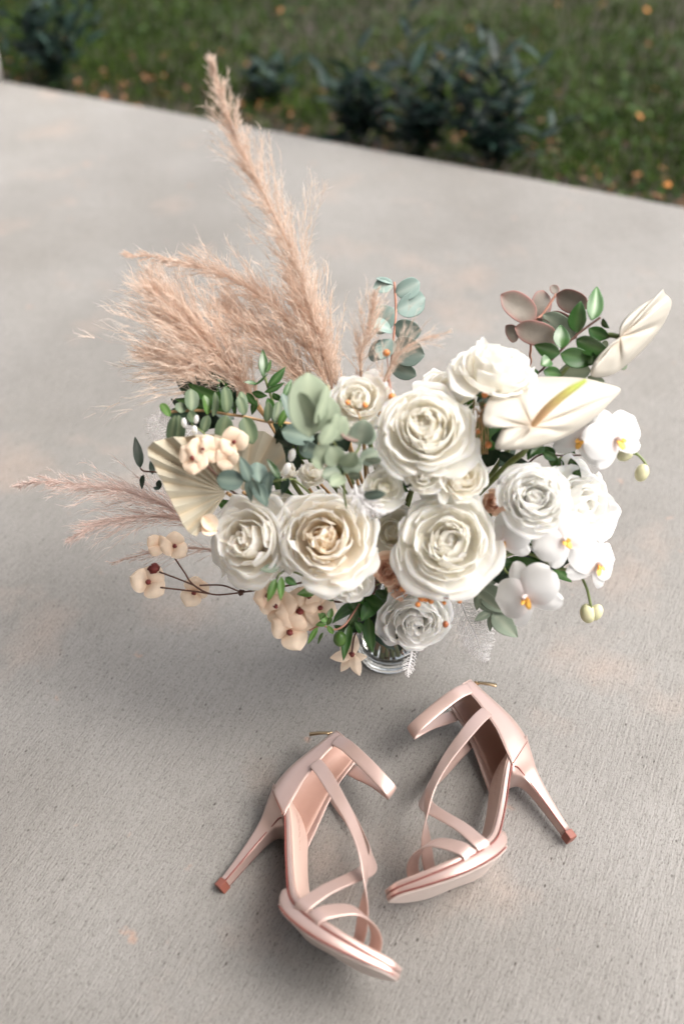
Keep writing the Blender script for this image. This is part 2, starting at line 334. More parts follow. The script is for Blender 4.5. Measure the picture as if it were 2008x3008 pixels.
# ---------------------------------------------------------------- leaves
def shape(kind, t):
    if kind == 'round': return np.sqrt(np.clip(1 - (2 * t - 1) ** 2, 0, 1)) ** .9
    if kind == 'ovate': return np.clip(np.sin(math.pi * np.clip(t, 0, 1) ** .72), 0, 1) ** .8
    if kind == 'lance': return np.clip(np.sin(math.pi * t ** .85), 0, 1) ** 1.05
    return np.sin(math.pi * t)
def leaf(base, tip, width, roll=0, kind='ovate', fold=.18, droop=.10, nu=5, nv=9, serr=0, toward=None):
    base = np.array(base, float); tip = np.array(tip, float); ax = tip - base; Ln = np.linalg.norm(ax); y = ax / Ln
    tw = (CAM - base) if toward is None else np.array(toward, float)
    n = nrm(tw - y * (tw @ y)); x = np.cross(y, n)
    r = rad(roll); n, x = n * math.cos(r) + x * math.sin(r), x * math.cos(r) - n * math.sin(r)
    V = []; T = []
    wob = rng.uniform(0, 6.28)
    for j in range(nv):
        t = j / (nv - 1); ww = width / 2 * (float(shape(kind, np.array(t))) if 0 < t < 1 else .02)
        if serr: ww *= 1 + serr * (1 if j % 2 else -1)
        for i in range(nu):
            s = 2 * i / (nu - 1) - 1
            h = fold * width * .5 * (abs(s) ** 1.3) * (ww * 2 / width) - droop * Ln * (4 * (t - .5) ** 2 - 1) * .5 + .02 * width * math.sin(5 * t + 3 * s + wob)
            V.append(base + y * (Ln * t) + x * (ww * s) + n * h); T.append(1 - min(1, abs(s) * 2.2))
    return np.array(V), grid_faces(nu, nv), T
def add_leaf(parent, mt, crop, b, t, wpx, z, dz=0, roll=0, kind='ovate', edge=False, **kw):
    B = Q(crop, b[0], b[1], z); T = Q(crop, t[0], t[1], z + dz); wd = wpx / CR[crop][2] * z / FP
    V, F, tn = leaf(B, T, wd, roll, kind, **kw)
    if edge:
        tn = []
        for j in range(9):
            for i in range(5): tn.append(max(abs(i - 2) / 2, abs(j - 4) / 4))
    return part('leaf', V, F, M[mt], parent, tone=tn, subsurf=1, solid=.0004)
def add_stem(parent, mt, crop, pts, z, r=.0012, name='stem', down=True):
    W = [Q(crop, p[0], p[1], p[2] if len(p) > 2 else z) for p in pts]
    if down: W += to_vase(W[-1])
    V, F = tube(catmull(W, 8 * len(W)), r, 6); return part(name, V, F, M[mt], parent)
vk = [0]
def to_vase(p):                              # the way of a stem from its flower head down into the vase
    vk[0] += 1; a = vk[0] * 2.4; rr = .006 + .017 * ((vk[0] * .618) % 1)
    neck = VASE + np.array([.022 * math.cos(a), .022 * math.sin(a), .150])
    bot = VASE + np.array([rr * math.cos(a + 2.7), rr * math.sin(a + 2.7), .014 + .03 * ((vk[0] * .37) % 1)])
    d = neck - np.array(p); m = np.array(p) * .5 + neck * .5; m[2] = max(m[2] - .02, .16)
    return [m, neck, bot]

# ---------------------------------------------------------------- roses
def frame(ax):
    ax = nrm(ax); r = nrm(np.cross(ax, (0.2, 1, 0.3))); return r, np.cross(ax, r), ax
def rose(label, px, py, z, rpx, face=(0, 0), n=34, mt='petal', style='rose', cream=.6, name='rose', cat='rose', group='cream roses of the bouquet', yaw=0, squash=1.0, seed=0, open_=1.0, stem='stem', depth=1.0, center=.0, base_loc=None):
    R = rpx * z / FP; c = P(px, py, z); rg = np.random.default_rng(seed + int(px * 3 + py))
    f = nrm(-nrm(P(px, py, 1) - CAM) + RT * face[0] + UP * face[1]); ex, ey, ez = frame(f)
    c = c - f * R * .45
    t0 = thing(name, label, cat, c, group)
    nt_ = 13; ns = 11
    for i in range(n):
        k = (i + .5) / n
        ran = style == 'ran'
        if ran: rho = R * (.08 + .92 * k ** .8); h = R * (.66 - .62 * k ** 2.4) * depth; lip = R * (.02 + .06 * k)
        else: rho = R * (.07 + .90 * k ** .92); h = R * (.58 + .06 * math.sin(math.pi * min(k * 1.25, 1)) - .56 * k ** 2.2) * depth; lip = R * (.012 + .15 * k ** 2.6) * open_
        wild = 1.0 if k < .5 else .55
        phi = i * 2.39996 + rg.normal(0, .45 * wild) + yaw; ha = (1.02 - .38 * k) * rg.uniform(.72, 1.25)
        if not ran and k < .38: ha *= rg.uniform(.9, 1.9) * .8
        lip *= rg.uniform(.3, 1.7); h *= rg.uniform(1 - .13 * wild, 1 + .12 * wild); rho *= rg.uniform(.93, 1.07)
        off = rg.normal(0, .045 * R * wild, 2); tlt = rg.normal(0, .13 * wild, 2)
        inw = np.interp(k, [0, .45, .8, 1], [.84, .93, 1.0, 1.03])
        bz = -.25 * R * (1 - k) - .12 * R
        prof = catmull([(rho * .12, bz), (rho * .74, bz + .14 * R + .10 * h), (rho * 1.0, h * .5), (rho * (1 + inw) / 2, h * .88), (rho * inw + lip * .6, h + lip * .05), (rho * inw + lip, h - lip * .4)], nt_)
        ph = rg.uniform(0, 6.28, 5); am = R * (.020 + .030 * k) * rg.uniform(.5, 1.7); notch = rg.uniform(-.04, .10); asy = rg.normal(0, .10); V = []; T = []
        for j in range(nt_):
            t = j / (nt_ - 1)
            for q in range(ns):
                s = 2 * q / (ns - 1) - 1
                te = t * (1 - .20 * abs(s) ** 3.0 - notch * math.exp(-(s * 4) ** 2) + asy * s * .5 - abs(asy) * .5)
                x = te * (nt_ - 1); j0 = max(0, min(int(x), nt_ - 2)); fr = x - j0
                r_, z_ = prof[j0] * (1 - fr) + prof[j0 + 1] * fr
                wa = ha * (.55 + .45 * math.sin(math.pi * min(.5, t * .75 + .12)))
                az = phi + s * wa
                ru = am * t ** 1.7 * (math.sin(3.2 * s + ph[0]) + .7 * math.sin(7 * s + ph[1] + 2 * t) + .4 * math.sin(15 * s + ph[2]) * t)
                r_ = r_ * (1 + .05 * s) + ru; z_ = z_ + ru * .6 * math.sin(3 * s + ph[3])
                X_ = r_ * math.cos(az) + off[0] * t; Y_ = r_ * math.sin(az) * squash + off[1] * t
                V.append((X_ + tlt[0] * z_, Y_ + tlt[1] * z_, z_))
                T.append(min(1, cream * (max(0, 1 - te) ** 1.3 * .75 + center * max(0, 1 - k * 1.9) ** 1.3 * (.12 + .88 * (1 - te)))))
        V = np.array(V); W = c + V[:, :1] * ex + V[:, 1:2] * ey + V[:, 2:] * ez
        part('petal', W, grid_faces(ns, nt_), M[mt], t0, tone=T, subsurf=1 if rpx > 60 else 0)
    # heart of the flower
    V, F = blob(c + ez * R * .20, R * .24, 8, (1, 1, 1.1), ez, .08); part('flower_centre', V, F, M[mt], t0, tone=np.ones(len(V)) * .8 * cream)
    if stem:
        for q in range(5):
            a = q * 1.2566; d = ex * math.cos(a) + ey * math.sin(a)
            V, F, tn = leaf(c - ez * R * .42, c - ez * R * .25 + d * R * .7, R * .28, 0, 'lance', toward=-ez); part('sepal', V, F, M['green'], t0, tone=tn)
        s0 = c - ez * R * .38
        V, F = tube(catmull([s0, s0 - ez * .03] + to_vase(s0 - ez * .03), 30), .0024, 7); part('stem', V, F, M[stem], t0)
    return t0
W_ = 'white garden roses'
rose('large cream garden rose with an apricot heart, left of centre beside the rose turned left', 955, 1578, .885, 156, (-.05, .10), 44, 'petal_apricot', cream=.62, center=1.25, seed=3)
rose('largest ivory rose, low centre above the orange berries', 1315, 1592, .88, 152, (.02, .10), 46, cream=.5, center=.3, seed=5)
rose('cream rose turned to the left beside the dried palm fan', 712, 1585, .905, 138, (-.62, .05), 36, 'petal_apricot', cream=.42, center=.8, seed=8)
rose('large ivory rose high in the middle of the bouquet', 1245, 1250, .865, 146, (-.05, .30), 44, cream=.62, center=.5, seed=2)
rose('small white rose at the top behind two orange berries', 1050, 1165, .90, 92, (-.1, .35), 30, cream=.6, center=.5, seed=4)
rose('white rose standing highest, seen from its side beneath the mauve eucalyptus', 1458, 1068, .88, 132, (.25, 1.25), 32, cream=.5, seed=6, depth=1.25)
rose('half hidden cream rose facing up right behind the large upper rose', 1330, 1150, .93, 105, (.5, .7), 30, cream=.8, seed=7)
rose('small ivory rose right of centre above the largest rose', 1365, 1400, .875, 80, (.25, .25), 30, cream=.9, center=.4, seed=9)
rose('plump white rose bud in the very middle between larger roses', 1243, 1392, .875, 66, (-.2, .2), 24, cream=.4, seed=10)
rose('white lisianthus with a green throat in the middle of the bouquet', 1130, 1432, .89, 74, (.1, .15), 16, 'petal_cool', cream=1.0, center=1.0, seed=11, cat='lisianthus', name='lisianthus', group='white lisianthus blooms', depth=1.1)
rose('round ruffled white ranunculus right of centre above the orchids', 1570, 1458, .87, 108, (.1, .2), 48, 'petal_cool', 'ran', cream=.3, seed=12, cat='ranunculus', name='ranunculus', group='white ranunculus blooms')
rose('broad white rose facing right at the right edge of the bouquet', 1722, 1492, .92, 142, (.75, .05), 32, 'petal_cool', cream=.4, seed=13)
rose('white lisianthus hanging under the apricot hearted rose', 1040, 1722, .93, 74, (.35, -.75), 16, 'petal_cool', cream=.8, center=.6, seed=14, cat='lisianthus', name='lisianthus', group='white lisianthus blooms', depth=1.3)
rose('flat white ranunculus drooping over the rim of the glass vase', 1222, 1834, .965, 110, (.12, -.62), 46, 'petal_cool', 'ran', cream=.35, seed=15, cat='ranunculus', name='ranunculus', group='white ranunculus blooms', squash=1.0)
rose('small blush spray rose tucked between the two largest roses', 1137, 1678, .92, 48, (-.2, -.1), 24, 'petal_blush', cream=1.0, center=1.0, seed=16, group='spray roses', cat='spray rose', name='spray_rose')
rose('half open cream spray rose left of the pale eucalyptus', 918, 1385, .93, 52, (-.4, .2), 18, cream=.8, seed=17, group='spray roses', cat='spray rose', name='spray_rose', depth=1.4)
rose('narrow cream rosebud beside the dried palm fan and blue leaf', 853, 1385, .935, 30, (-.2, .5), 14, cream=.9, seed=18, group='spray roses', cat='spray rose', name='spray_rose', depth=2.0)
rose('peach spray rose behind the ruffled white ranunculus', 1446, 1478, .93, 40, (-.2, 0), 16, 'petal_blush', cream=.7, seed=19, group='spray roses', cat='spray rose', name='spray_rose', depth=1.2)
rose('blush spray rose peeping out above the orange berries', 1178, 1735, .955, 36, (0, -.2), 14, 'petal_blush', cream=.8, seed=20, group='spray roses', cat='spray rose', name='spray_rose')
rose('cream rose filling the gap under the blue eucalyptus leaves', 835, 1500, .95, 70, (-.1, .3), 20, cream=.8, seed=23)
rose('white rose low at the right between the orchids', 1610, 1560, .95, 78, (.3, -.2), 22, 'petal_cool', cream=.4, seed=24)

rose('ivory rose wedged behind the apricot hearted and the largest rose', 1150, 1560, .945, 92, (-.1, .1), 24, cream=.7, seed=25)
rose('broad white rose behind the ruffled ranunculus at the right edge', 1690, 1430, .945, 96, (.4, .5), 22, 'petal_cool', cream=.4, seed=26)
rose('white lisianthus behind the middle one beside the upper rose', 1075, 1470, .93, 58, (-.2, .1), 14, 'petal_cool', cream=.6, seed=27, cat='lisianthus', name='lisianthus', group='white lisianthus blooms')

# ---------------------------------------------------------------- anthuriums
def spathe(parent, crop, att, outline, zf, name='spathe', veins=7, bulge=.006, tonefn=None):
    o = np.array([(x, y) for x, y in outline], float); m = 96
    o = catmull(np.vstack([o]), m); nr = 15; V = []; T = []
    for j in range(nr):
        q = j / (nr - 1)
        for i in range(m):
            x, y = np.array(att) * (1 - q) + o[i] * q
            u = i / (m - 1)
            b = bulge * math.sin(math.pi * min(1, q * .95)) * (1.0 - .75 * (.5 + .5 * math.cos(veins * 2 * math.pi * u)) ** 5 + .1 * math.sin(23 * u + 9 * q)) - .004 * max(0, q - .86) / .14
            V.append(Q(crop, x, y, zf(x, y) - b)); T.append(max(0, 1 - q * 2.2) * .8 + .28 * max(0, math.cos(veins * 2 * math.pi * u)) ** 8 * (1 - q))
    F = grid_faces(m, nr)
    return part(name, V, F, M['anth'], parent, tone=T, solid=.0012, subsurf=1)
a = thing('anthurium', 'cream anthurium facing the camera with a green tipped spadix', 'anthurium', Q('d', 575, 1030, .86), 'cream anthuriums')
spathe(a, 'd', (575, 1030), [(372, 1022), (300, 1032), (240, 1020), (232, 950), (262, 850), (330, 765), (430, 705), (600, 682), (780, 680), (950, 692), (1070, 722), (1195, 766), (1130, 850), (1040, 945), (900, 1050), (740, 1130), (560, 1182), (420, 1190), (318, 1182), (340, 1100), (372, 1026)],
       lambda x, y: .86 + (x - 575) * 6e-5 - (y - 1030) * 6e-5 + .020 * ((y - 950 + (x - 600) * .3) / 260) ** 2)
pts = [Q('d', 575, 1025, .853), Q('d', 680, 905, .835), Q('d', 810, 795, .825), Q('d', 955, 702, .822)]
V, F = tube(catmull(pts, 18), [.0030, .0042, .0042, .0036, .0015], 10); part('spadix', V, F, M['spadix'], a, tone=np.repeat(np.clip(np.linspace(-.5, 1.3, 18), 0, 1), 10), subsurf=1)
add_stem(a, 'stem', 'd', [(575, 1035, .866), (520, 1200, .90), (400, 1300, .93)], .9, .0030)
a = thing('anthurium', 'cream anthurium seen edge on from behind at the top right', 'anthurium', Q('d', 1183, 400, .93), 'cream anthuriums')
spathe(a, 'd', (1185, 405), [(1188, 395), (1190, 330), (1240, 255), (1340, 180), (1440, 120), (1482, 100), (1488, 68), (1500, 98), (1535, 130), (1548, 170), (1530, 230), (1490, 310), (1420, 410), (1330, 510), (1230, 600), (1150, 660), (1060, 688), (990, 680), (982, 640), (1020, 560), (1090, 490), (1160, 445), (1184, 415)],
       lambda x, y: .93 + .03 * ((x - 1200 - (500 - y) * .45) / 200), veins=6, bulge=.009)
add_stem(a, 'stem', 'd', [(1182, 402, .928), (1090, 396, .935), (960, 480, .945), (800, 640, .95), (600, 900, .96)], .93, .0026)
V, F = tube(catmull([Q('d', 1185, 405, .937), Q('d', 1260, 330, .95), Q('d', 1330, 260, .96)], 10), [.003, .004, .002], 8); part('spadix', V, F, M['spadix'], a, tone=np.repeat(np.linspace(0, 1, 10), 8))

# ---------------------------------------------------------------- orchids
def opetal(c, ex, ey, ez, ang, L, Wd, lift, curl, mt, parent, tone0=.5, name='petal', kind='round'):
    d = ex * math.cos(ang) + ey * math.sin(ang); x = np.cross(ez, d); V = []; T = []
    for j in range(9):
        t = j / 8; ww = Wd / 2 * max(.08, float(shape(kind, np.array(.04 + t * .955))) ** .75)
        for i in range(7):
            s = 2 * i / 6 - 1
            V.append(c + d * L * t + x * ww * s + ez * (L * (lift * t - curl * t * t) - .10 * Wd * s * s + .02 * L * math.sin(6 * t + 4 * s + ang))); T.append(max(0, 1 - t * 2.6) * tone0)
    part(name, np.array(V), grid_faces(7, 9), M[mt], parent, tone=T, subsurf=1)
def orchid(parent, px, py, z, rpx, face, roll, curl=.25, name='flower'):
    c = P(px, py, z); f = nrm(-nrm(c - CAM) + RT * face[0] + UP * face[1]); ex = nrm(np.cross(UP, f)); ey = np.cross(f, ex)
    r = rad(roll); ex, ey = ex * math.cos(r) + ey * math.sin(r), ey * math.cos(r) - ex * math.sin(r)
    R = 1.1 * rpx * z / FP; fl = sub(name, c, parent)
    for ang, l, w_ in ((90, 1.0, .66), (215, .95, .6), (325, .95, .6)): opetal(c - f * .002, ex, ey, f, rad(ang), R * l, R * w_, .1, curl, 'orchid', fl)
    for ang in (18, 162): opetal(c + f * .001, ex, ey, f, rad(ang), R * 1.0, R * 1.12, .12, curl, 'orchid', fl)
    opetal(c + f * .003, ex, ey, f, rad(270), R * .36, R * .2, .5, .3, 'lip', fl, .9, 'lip')
    for ang in (235, 305): opetal(c + f * .003, ex, ey, f, rad(ang), R * .2, R * .13, 1.0, .2, 'lip', fl, .9, 'lip')
    V, F = blob(c + f * R * .12, R * .1, 6, (.8, .8, 1.3), f); part('column', V, F, M['orchid'], fl, tone=np.ones(len(V)) * .6)
def buds(parent, items, crop, z):
    for (x, y, r, ax) in items:
        c = Q(crop, x, y, z); V, F = blob(c, r, 8, (.82, .82, 1.05), ax, .012); part('bud', V, F, M['bud'], parent, tone=rng.uniform(0, .6, len(V)), subsurf=1)
o = thing('orchid_spray', 'white orchid spray arching right of the big anthurium with a green bud at its tip', 'orchid', Q('c', 1100, 860, .93), 'white moth orchid sprays')
orchid(o, 1808, 1290, .90, 92, (.55, .15), 25)
orchid(o, 1706, 1290, .915, 84, (-.1, .1), -20)
buds(o, [(1365, 1026, .0085, (.2, .3, 1))], 'c', .93); buds(o, [(1278, 935, .0075, (1, .3, .2))], 'c', .925)
add_stem(o, 'stem', 'c', [(1367, 1015), (1385, 985), (1350, 938), (1300, 905), (1200, 880, .94), (1100, 870, .96), (950, 950, .98), (800, 1100, .99)], .93, .0013)
add_stem(o, 'stem', 'c', [(1350, 938), (1310, 925), (1275, 932)], .93, .001, down=False, name='flower_stalk')
o = thing('orchid_spray', 'white orchid spray hanging low at the right with pale buds on a forked stalk', 'orchid', Q('c', 800, 1500, .93), 'white moth orchid sprays')
orchid(o, 1545, 1752, .90, 100, (-.55, -.15), 28)
orchid(o, 1752, 1655, .93, 92, (.9, -.1), -15, .35)
orchid(o, 1478, 1588, .905, 76, (-.35, 0), 10)
orchid(o, 1655, 1585, .90, 84, (.1, .1), 35)
buds(o, [(1088, 1745, .0100, (-.3, .3, 1)), (1130, 1740, .0085, (.4, .3, 1))], 'c', .96)
add_stem(o, 'stem', 'c', [(1106, 1715, .955), (1080, 1610, .95), (1030, 1530, .945), (940, 1515, .945), (840, 1460, .95), (740, 1430, .96), (640, 1440, .98)], .95, .0015)
add_stem(o, 'stem', 'c', [(1030, 1530, .945), (1075, 1475, .94), (1150, 1468, .935)], .94, .0011, down=False, name='flower_stalk')
add_stem(o, 'stem', 'c', [(740, 1430, .955), (665, 1460, .93), (670, 1530, .925), (740, 1560, .92)], .94, .0012, down=False, name='flower_stalk')

# ---------------------------------------------------------------- eucalyptus and other foliage
def sprig(name, label, cat, loc, group='eucalyptus and ruscus stems in the bouquet'): return thing(name, label, cat, loc, group)
s = sprig('eucalyptus_branch', 'upright blue grey eucalyptus branch standing behind the pampas grass at the top', 'eucalyptus', Q('c', 100, 400, 1.0))
for (x, y, dx, dy, wd, r) in ((95, 70, -85, 5, 80, 30), (105, 110, 105, -50, 100, 20), (90, 60, -70, -25, 50, 60), (108, 195, 125, -55, 115, 15), (100, 185, -100, 95, 125, 15), (95, 280, 120, 20, 110, 25),
                             (90, 300, -95, -30, 90, 50), (88, 380, 140, 40, 135, 10), (85, 390, -100, 30, 110, 35), (80, 460, 110, 60, 90, 30), (80, 340, -40, 90, 95, 20)):
    add_leaf(s, 'euc_top', 'c', (x, y), (x + dx * 1.2, y + dy * 1.2), wd * 1.15, .985, rng.uniform(-.02, .02), r, 'round')
add_stem(s, 'twig_red', 'c', [(100, 50), (108, 190), (95, 350), (80, 500, 1.0), (60, 650, 1.02)], .985, .0012)
s = sprig('eucalyptus_branch', 'mauve brown eucalyptus branch at the top right behind the highest rose', 'eucalyptus', Q('d', 600, 300, .97))
for b, t, wd, r, dz in (((600, 285), (372, 118), 165, 10, 0), ((600, 280), (650, 92), 150, 30, .015), ((585, 320), (445, 370), 60, 0, .01), ((740, 105), (948, 190), 150, 15, 0), ((655, 245), (868, 400), 190, 15, .01),
                        ((590, 300), (425, 245), 110, 45, .02), ((470, 430), (395, 330), 90, 20, .02), ((745, 110), (715, 45), 60, 20, .01), ((600, 290), (690, 300), 70, 40, .01), ((620, 440), (740, 460), 60, 10, .02)):
    b = np.array(b); t = b + (np.array(t) - b) * 1.08
    add_leaf(s, 'euc_red', 'd', b, t, wd * 1.15, .955 + dz, rng.uniform(-.02, .01), r, 'round', edge=True)
add_leaf(s, 'euc_red', 'd', (450, 335), (758, 420), 178, .945, .0, 5, 'round', edge=True)
add_leaf(s, 'euc', 'd', (650, 245), (872, 405), 170, .95, .0, 10, 'round')
add_stem(s, 'twig_red', 'd', [(742, 104), (650, 242), (600, 290), (565, 400, .97), (560, 520, .985), (500, 700, 1.0)], .958, .0012)
s = sprig('green_leaf_sprig', 'glossy green leafy sprig between the mauve eucalyptus and the edge on anthurium', 'greenery', Q('d', 770, 500, .93), 'glossy green leaf sprigs')
for b, t, wd, r in (((985, 290), (1022, 72), 115, 20), ((888, 378), (910, 172), 125, -20), ((1062, 278), (1108, 336), 60, 50), ((965, 345), (1098, 405), 92, 10), ((775, 487), (772, 332), 112, 15), ((878, 420), (1108, 520), 122, 10),
                    ((768, 520), (1003, 575), 132, 5), ((768, 522), (603, 464), 108, -15), ((700, 560), (640, 600), 90, 10), ((650, 640), (768, 665), 85, 0), ((600, 678), (590, 630), 40, 10), ((1000, 530), (1040, 545), 70, 40), ((985, 590), (990, 540), 50, 10)):
    b = np.array(b); t = b + (np.array(t) - b) * 1.1
    add_leaf(s, 'green', 'd', b, t, wd * 1.12, .925, rng.uniform(-.012, .012), r, 'ovate', serr=.03, fold=.3)
for b, t, wd, r in (((760, 640), (985, 640), 130, 10), ((960, 680), (1080, 718), 70, 30), ((1190, 630), (1230, 590), 50, 10), ((1050, 470), (1105, 440), 60, 20)):
    add_leaf(s, 'euc_pale', 'd', b, t, wd, .95, 0, r, 'round')
add_stem(s, 'twig', 'd', [(1050, 268), (960, 332), (870, 402), (770, 502), (650, 625), (590, 690, .95), (500, 900, .98)], .93, .0011)
# large pale silver dollar leaves
s = sprig('silver_dollar_branch', 'pale silver dollar eucalyptus with big soft leaves in front of the small top rose', 'eucalyptus', Q('b', 820, 480, .84))
for b, t, wd, r, z, k in (((800, 560), (790, 182), 250, 5, .825, 'round'), ((860, 520), (930, 330), 170, 30, .84, 'round'), ((850, 500), (740, 300), 150, -35, .82, 'round'), ((900, 560), (1010, 440), 150, 15, .83, 'round'),
                          ((920, 540), (960, 420), 90, 50, .82, 'round'), ((860, 600), (940, 480), 120, 35, .815, 'round'), ((830, 480), (905, 250), 100, 50, .815, 'round')):
    add_leaf(s, 'euc_pale', 'b', b, t, wd, z, 0, r, k)
add_stem(s, 'stem', 'b', [(800, 330), (860, 500), (920, 560), (1000, 700, .88)], .835, .0014)
s = sprig('silver_dollar_branch', 'rounded grey green eucalyptus leaves with reddish rims in the middle of the bouquet', 'eucalyptus', Q('b', 1030, 650, .85))
for b, t, wd, r, m_ in (((1090, 600), (1110, 452), 150, 10, 'euc'), ((1100, 590), (1180, 520), 90, 30, 'euc'), ((1080, 560), (985, 545), 90, 40, 'euc_red'), ((900, 700), (840, 600), 130, 10, 'euc_pale'), ((1090, 700), (1195, 640), 105, 10, 'euc'),
                        ((1120, 690), (1215, 680), 70, 50, 'euc'), ((980, 700), (1110, 730), 120, 15, 'euc'), ((960, 720), (920, 610), 130, 10, 'euc_pale'), ((980, 760), (870, 780), 100, 20, 'euc'), ((1000, 780), (920, 840), 90, 20, 'euc_pale'),
                        ((1030, 780), (1095, 770), 60, 20, 'euc'), ((1000, 730), (1060, 640), 110, 20, 'euc_pale'), ((1110, 895), (1240, 880), 62, 10, 'euc_blue'), ((880, 720), (810, 690), 80, 20, 'euc_pale')):
    add_leaf(s, m_, 'b', b, t, wd, .845, rng.uniform(-.02, .01), r, 'round', edge=m_ == 'euc_red')
add_stem(s, 'stem', 'b', [(1090, 540), (1085, 620), (1010, 730), (1000, 860, .87), (1020, 980, .9)], .85, .0011)
s = sprig('eucalyptus_branch', 'dark round eucalyptus leaves under the big pale leaf', 'eucalyptus', Q('b', 720, 560, .91))
for b, t, wd, r in (((830, 570), (640, 520), 130, 10), ((740, 600), (850, 650), 110, 20), ((700, 470), (640, 300), 60, 30), ((760, 640), (830, 600), 80, 30)): add_leaf(s, 'euc_blue', 'b', b, t, wd, .90, 0, r, 'round')
add_stem(s, 'stem', 'b', [(700, 500), (790, 580), (900, 700, .93)], .91, .0012)
# left row of paired leaves
s = sprig('eucalyptus_branch', 'eucalyptus branch with paired upright leaves reaching left above the palm fan', 'eucalyptus', Q('b', 500, 450, .93))
for b, t, wd, r in (((325, 420), (315, 300), 80, 30), ((325, 430), (300, 548), 100, 0), ((420, 435), (410, 325), 65, 30), ((425, 440), (465, 562), 100, 0), ((430, 430), (400, 345), 60, 10), ((215, 430), (200, 340), 50, 30),
                    ((220, 430), (195, 510), 60, 10), ((120, 410), (120, 308), 90, 20), ((110, 410), (140, 460), 60, 10), ((60, 420), (60, 370), 70, 10), ((50, 430), (45, 560), 90, 10), ((30, 430), (10, 560), 70, 30), ((0, 440), (-40, 380), 50, 10),
                    ((10, 600), (25, 690), 45, 10), ((245, 440), (255, 330), 60, 50), ((555, 470), (560, 380), 60, 30), ((600, 480), (620, 380), 60, 20), ((690, 380), (640, 470), 50, 30)):
    b = np.array(b); t = b + (np.array(t) - b) * 1.3
    add_leaf(s, 'euc_olive' if wd > 55 else 'green_b', 'b', b, t, wd * 1.05, .92, rng.uniform(-.01, .01), r, 'round')
add_stem(s, 'twig_tan', 'b', [(-30, 420), (60, 405), (200, 405), (330, 425), (430, 440), (560, 468), (700, 485, .94), (850, 600, .96)], .925, .0014)
s = sprig('ruscus_sprig', 'small dark green sprig standing against the pampas grass above the palm fan', 'greenery', Q('b', 560, 300, .95), 'dark ruscus sprigs')
for b, t, wd, r in (((535, 215), (532, 50), 62, 10), ((545, 190), (580, 110), 40, 50), ((560, 270), (665, 150), 60, 20), ((540, 300), (660, 240), 45, 30), ((500, 250), (420, 240), 30, 30), ((480, 260), (570, 180), 30, 60),
                    ((650, 330), (700, 220), 45, 10), ((470, 300), (560, 320), 50, 20), ((500, 340), (470, 430), 50, 30), ((560, 330), (600, 430), 55, 10), ((590, 300), (640, 350), 50, 30), ((440, 300), (500, 380), 50, 20), ((620, 390), (680, 300), 50, 10)):
    add_leaf(s, 'green', 'b', b, t, wd, .945, rng.uniform(-.01, .015), r, 'lance')
add_stem(s, 'stem', 'b', [(535, 180), (560, 260), (590, 350), (620, 450, .96), (700, 600, .98)], .95, .0013)
s = sprig('eucalyptus_branch', 'blue green eucalyptus sprig lying over the palm fan above the left rose', 'eucalyptus', Q('b', 560, 800, .89))
for b, t, wd, r, m_ in (((425, 810), (265, 800), 125, 0, 'euc_blue'), ((460, 815), (400, 665), 80, 15, 'euc_blue'), ((510, 820), (500, 700), 110, 20, 'euc_blue'), ((490, 820), (560, 960), 90, 0, 'euc_blue'), ((575, 750), (545, 955), 70, 20, 'euc_blue'),
                        ((445, 790), (468, 935), 48, 20, 'euc_blue'), ((630, 800), (555, 680), 50, 20, 'green'), ((680, 790), (640, 890), 55, 10, 'dark'), ((520, 820), (620, 760), 60, 40, 'euc_blue'), ((470, 800), (520, 920), 70, 30, 'euc_blue')):
    add_leaf(s, m_, 'b', b, t, wd, .885, rng.uniform(-.01, .01), r, 'round' if wd > 100 else 'ovate')
add_stem(s, 'stem', 'b', [(400, 800), (470, 818), (560, 818), (680, 800), (760, 840, .92)], .887, .0011)
s = sprig('leafy_twig', 'dark toothed leaves on a thin twig sticking out left of the palm fan', 'greenery', Q('e', 180, 1160, .98), 'dark twigs at the left')
for b, t, wd, r in (((98, 1130), (50, 850), 92, 10), ((205, 1185), (185, 1065), 62, 30), ((128, 1190), (112, 1320), 62, 40), ((270, 1235), (260, 1325), 60, 20), ((262, 1320), (215, 1300), 40, 20)):
    add_leaf(s, 'dark', 'e', b, t, wd, .985, .005, r, 'ovate', serr=.06, fold=.15)
add_stem(s, 'twig', 'e', [(98, 1130), (125, 1155), (180, 1162), (250, 1170), (420, 1230, 1.0), (700, 1400, 1.02), (1100, 1600, 1.03)], .985, .0009)
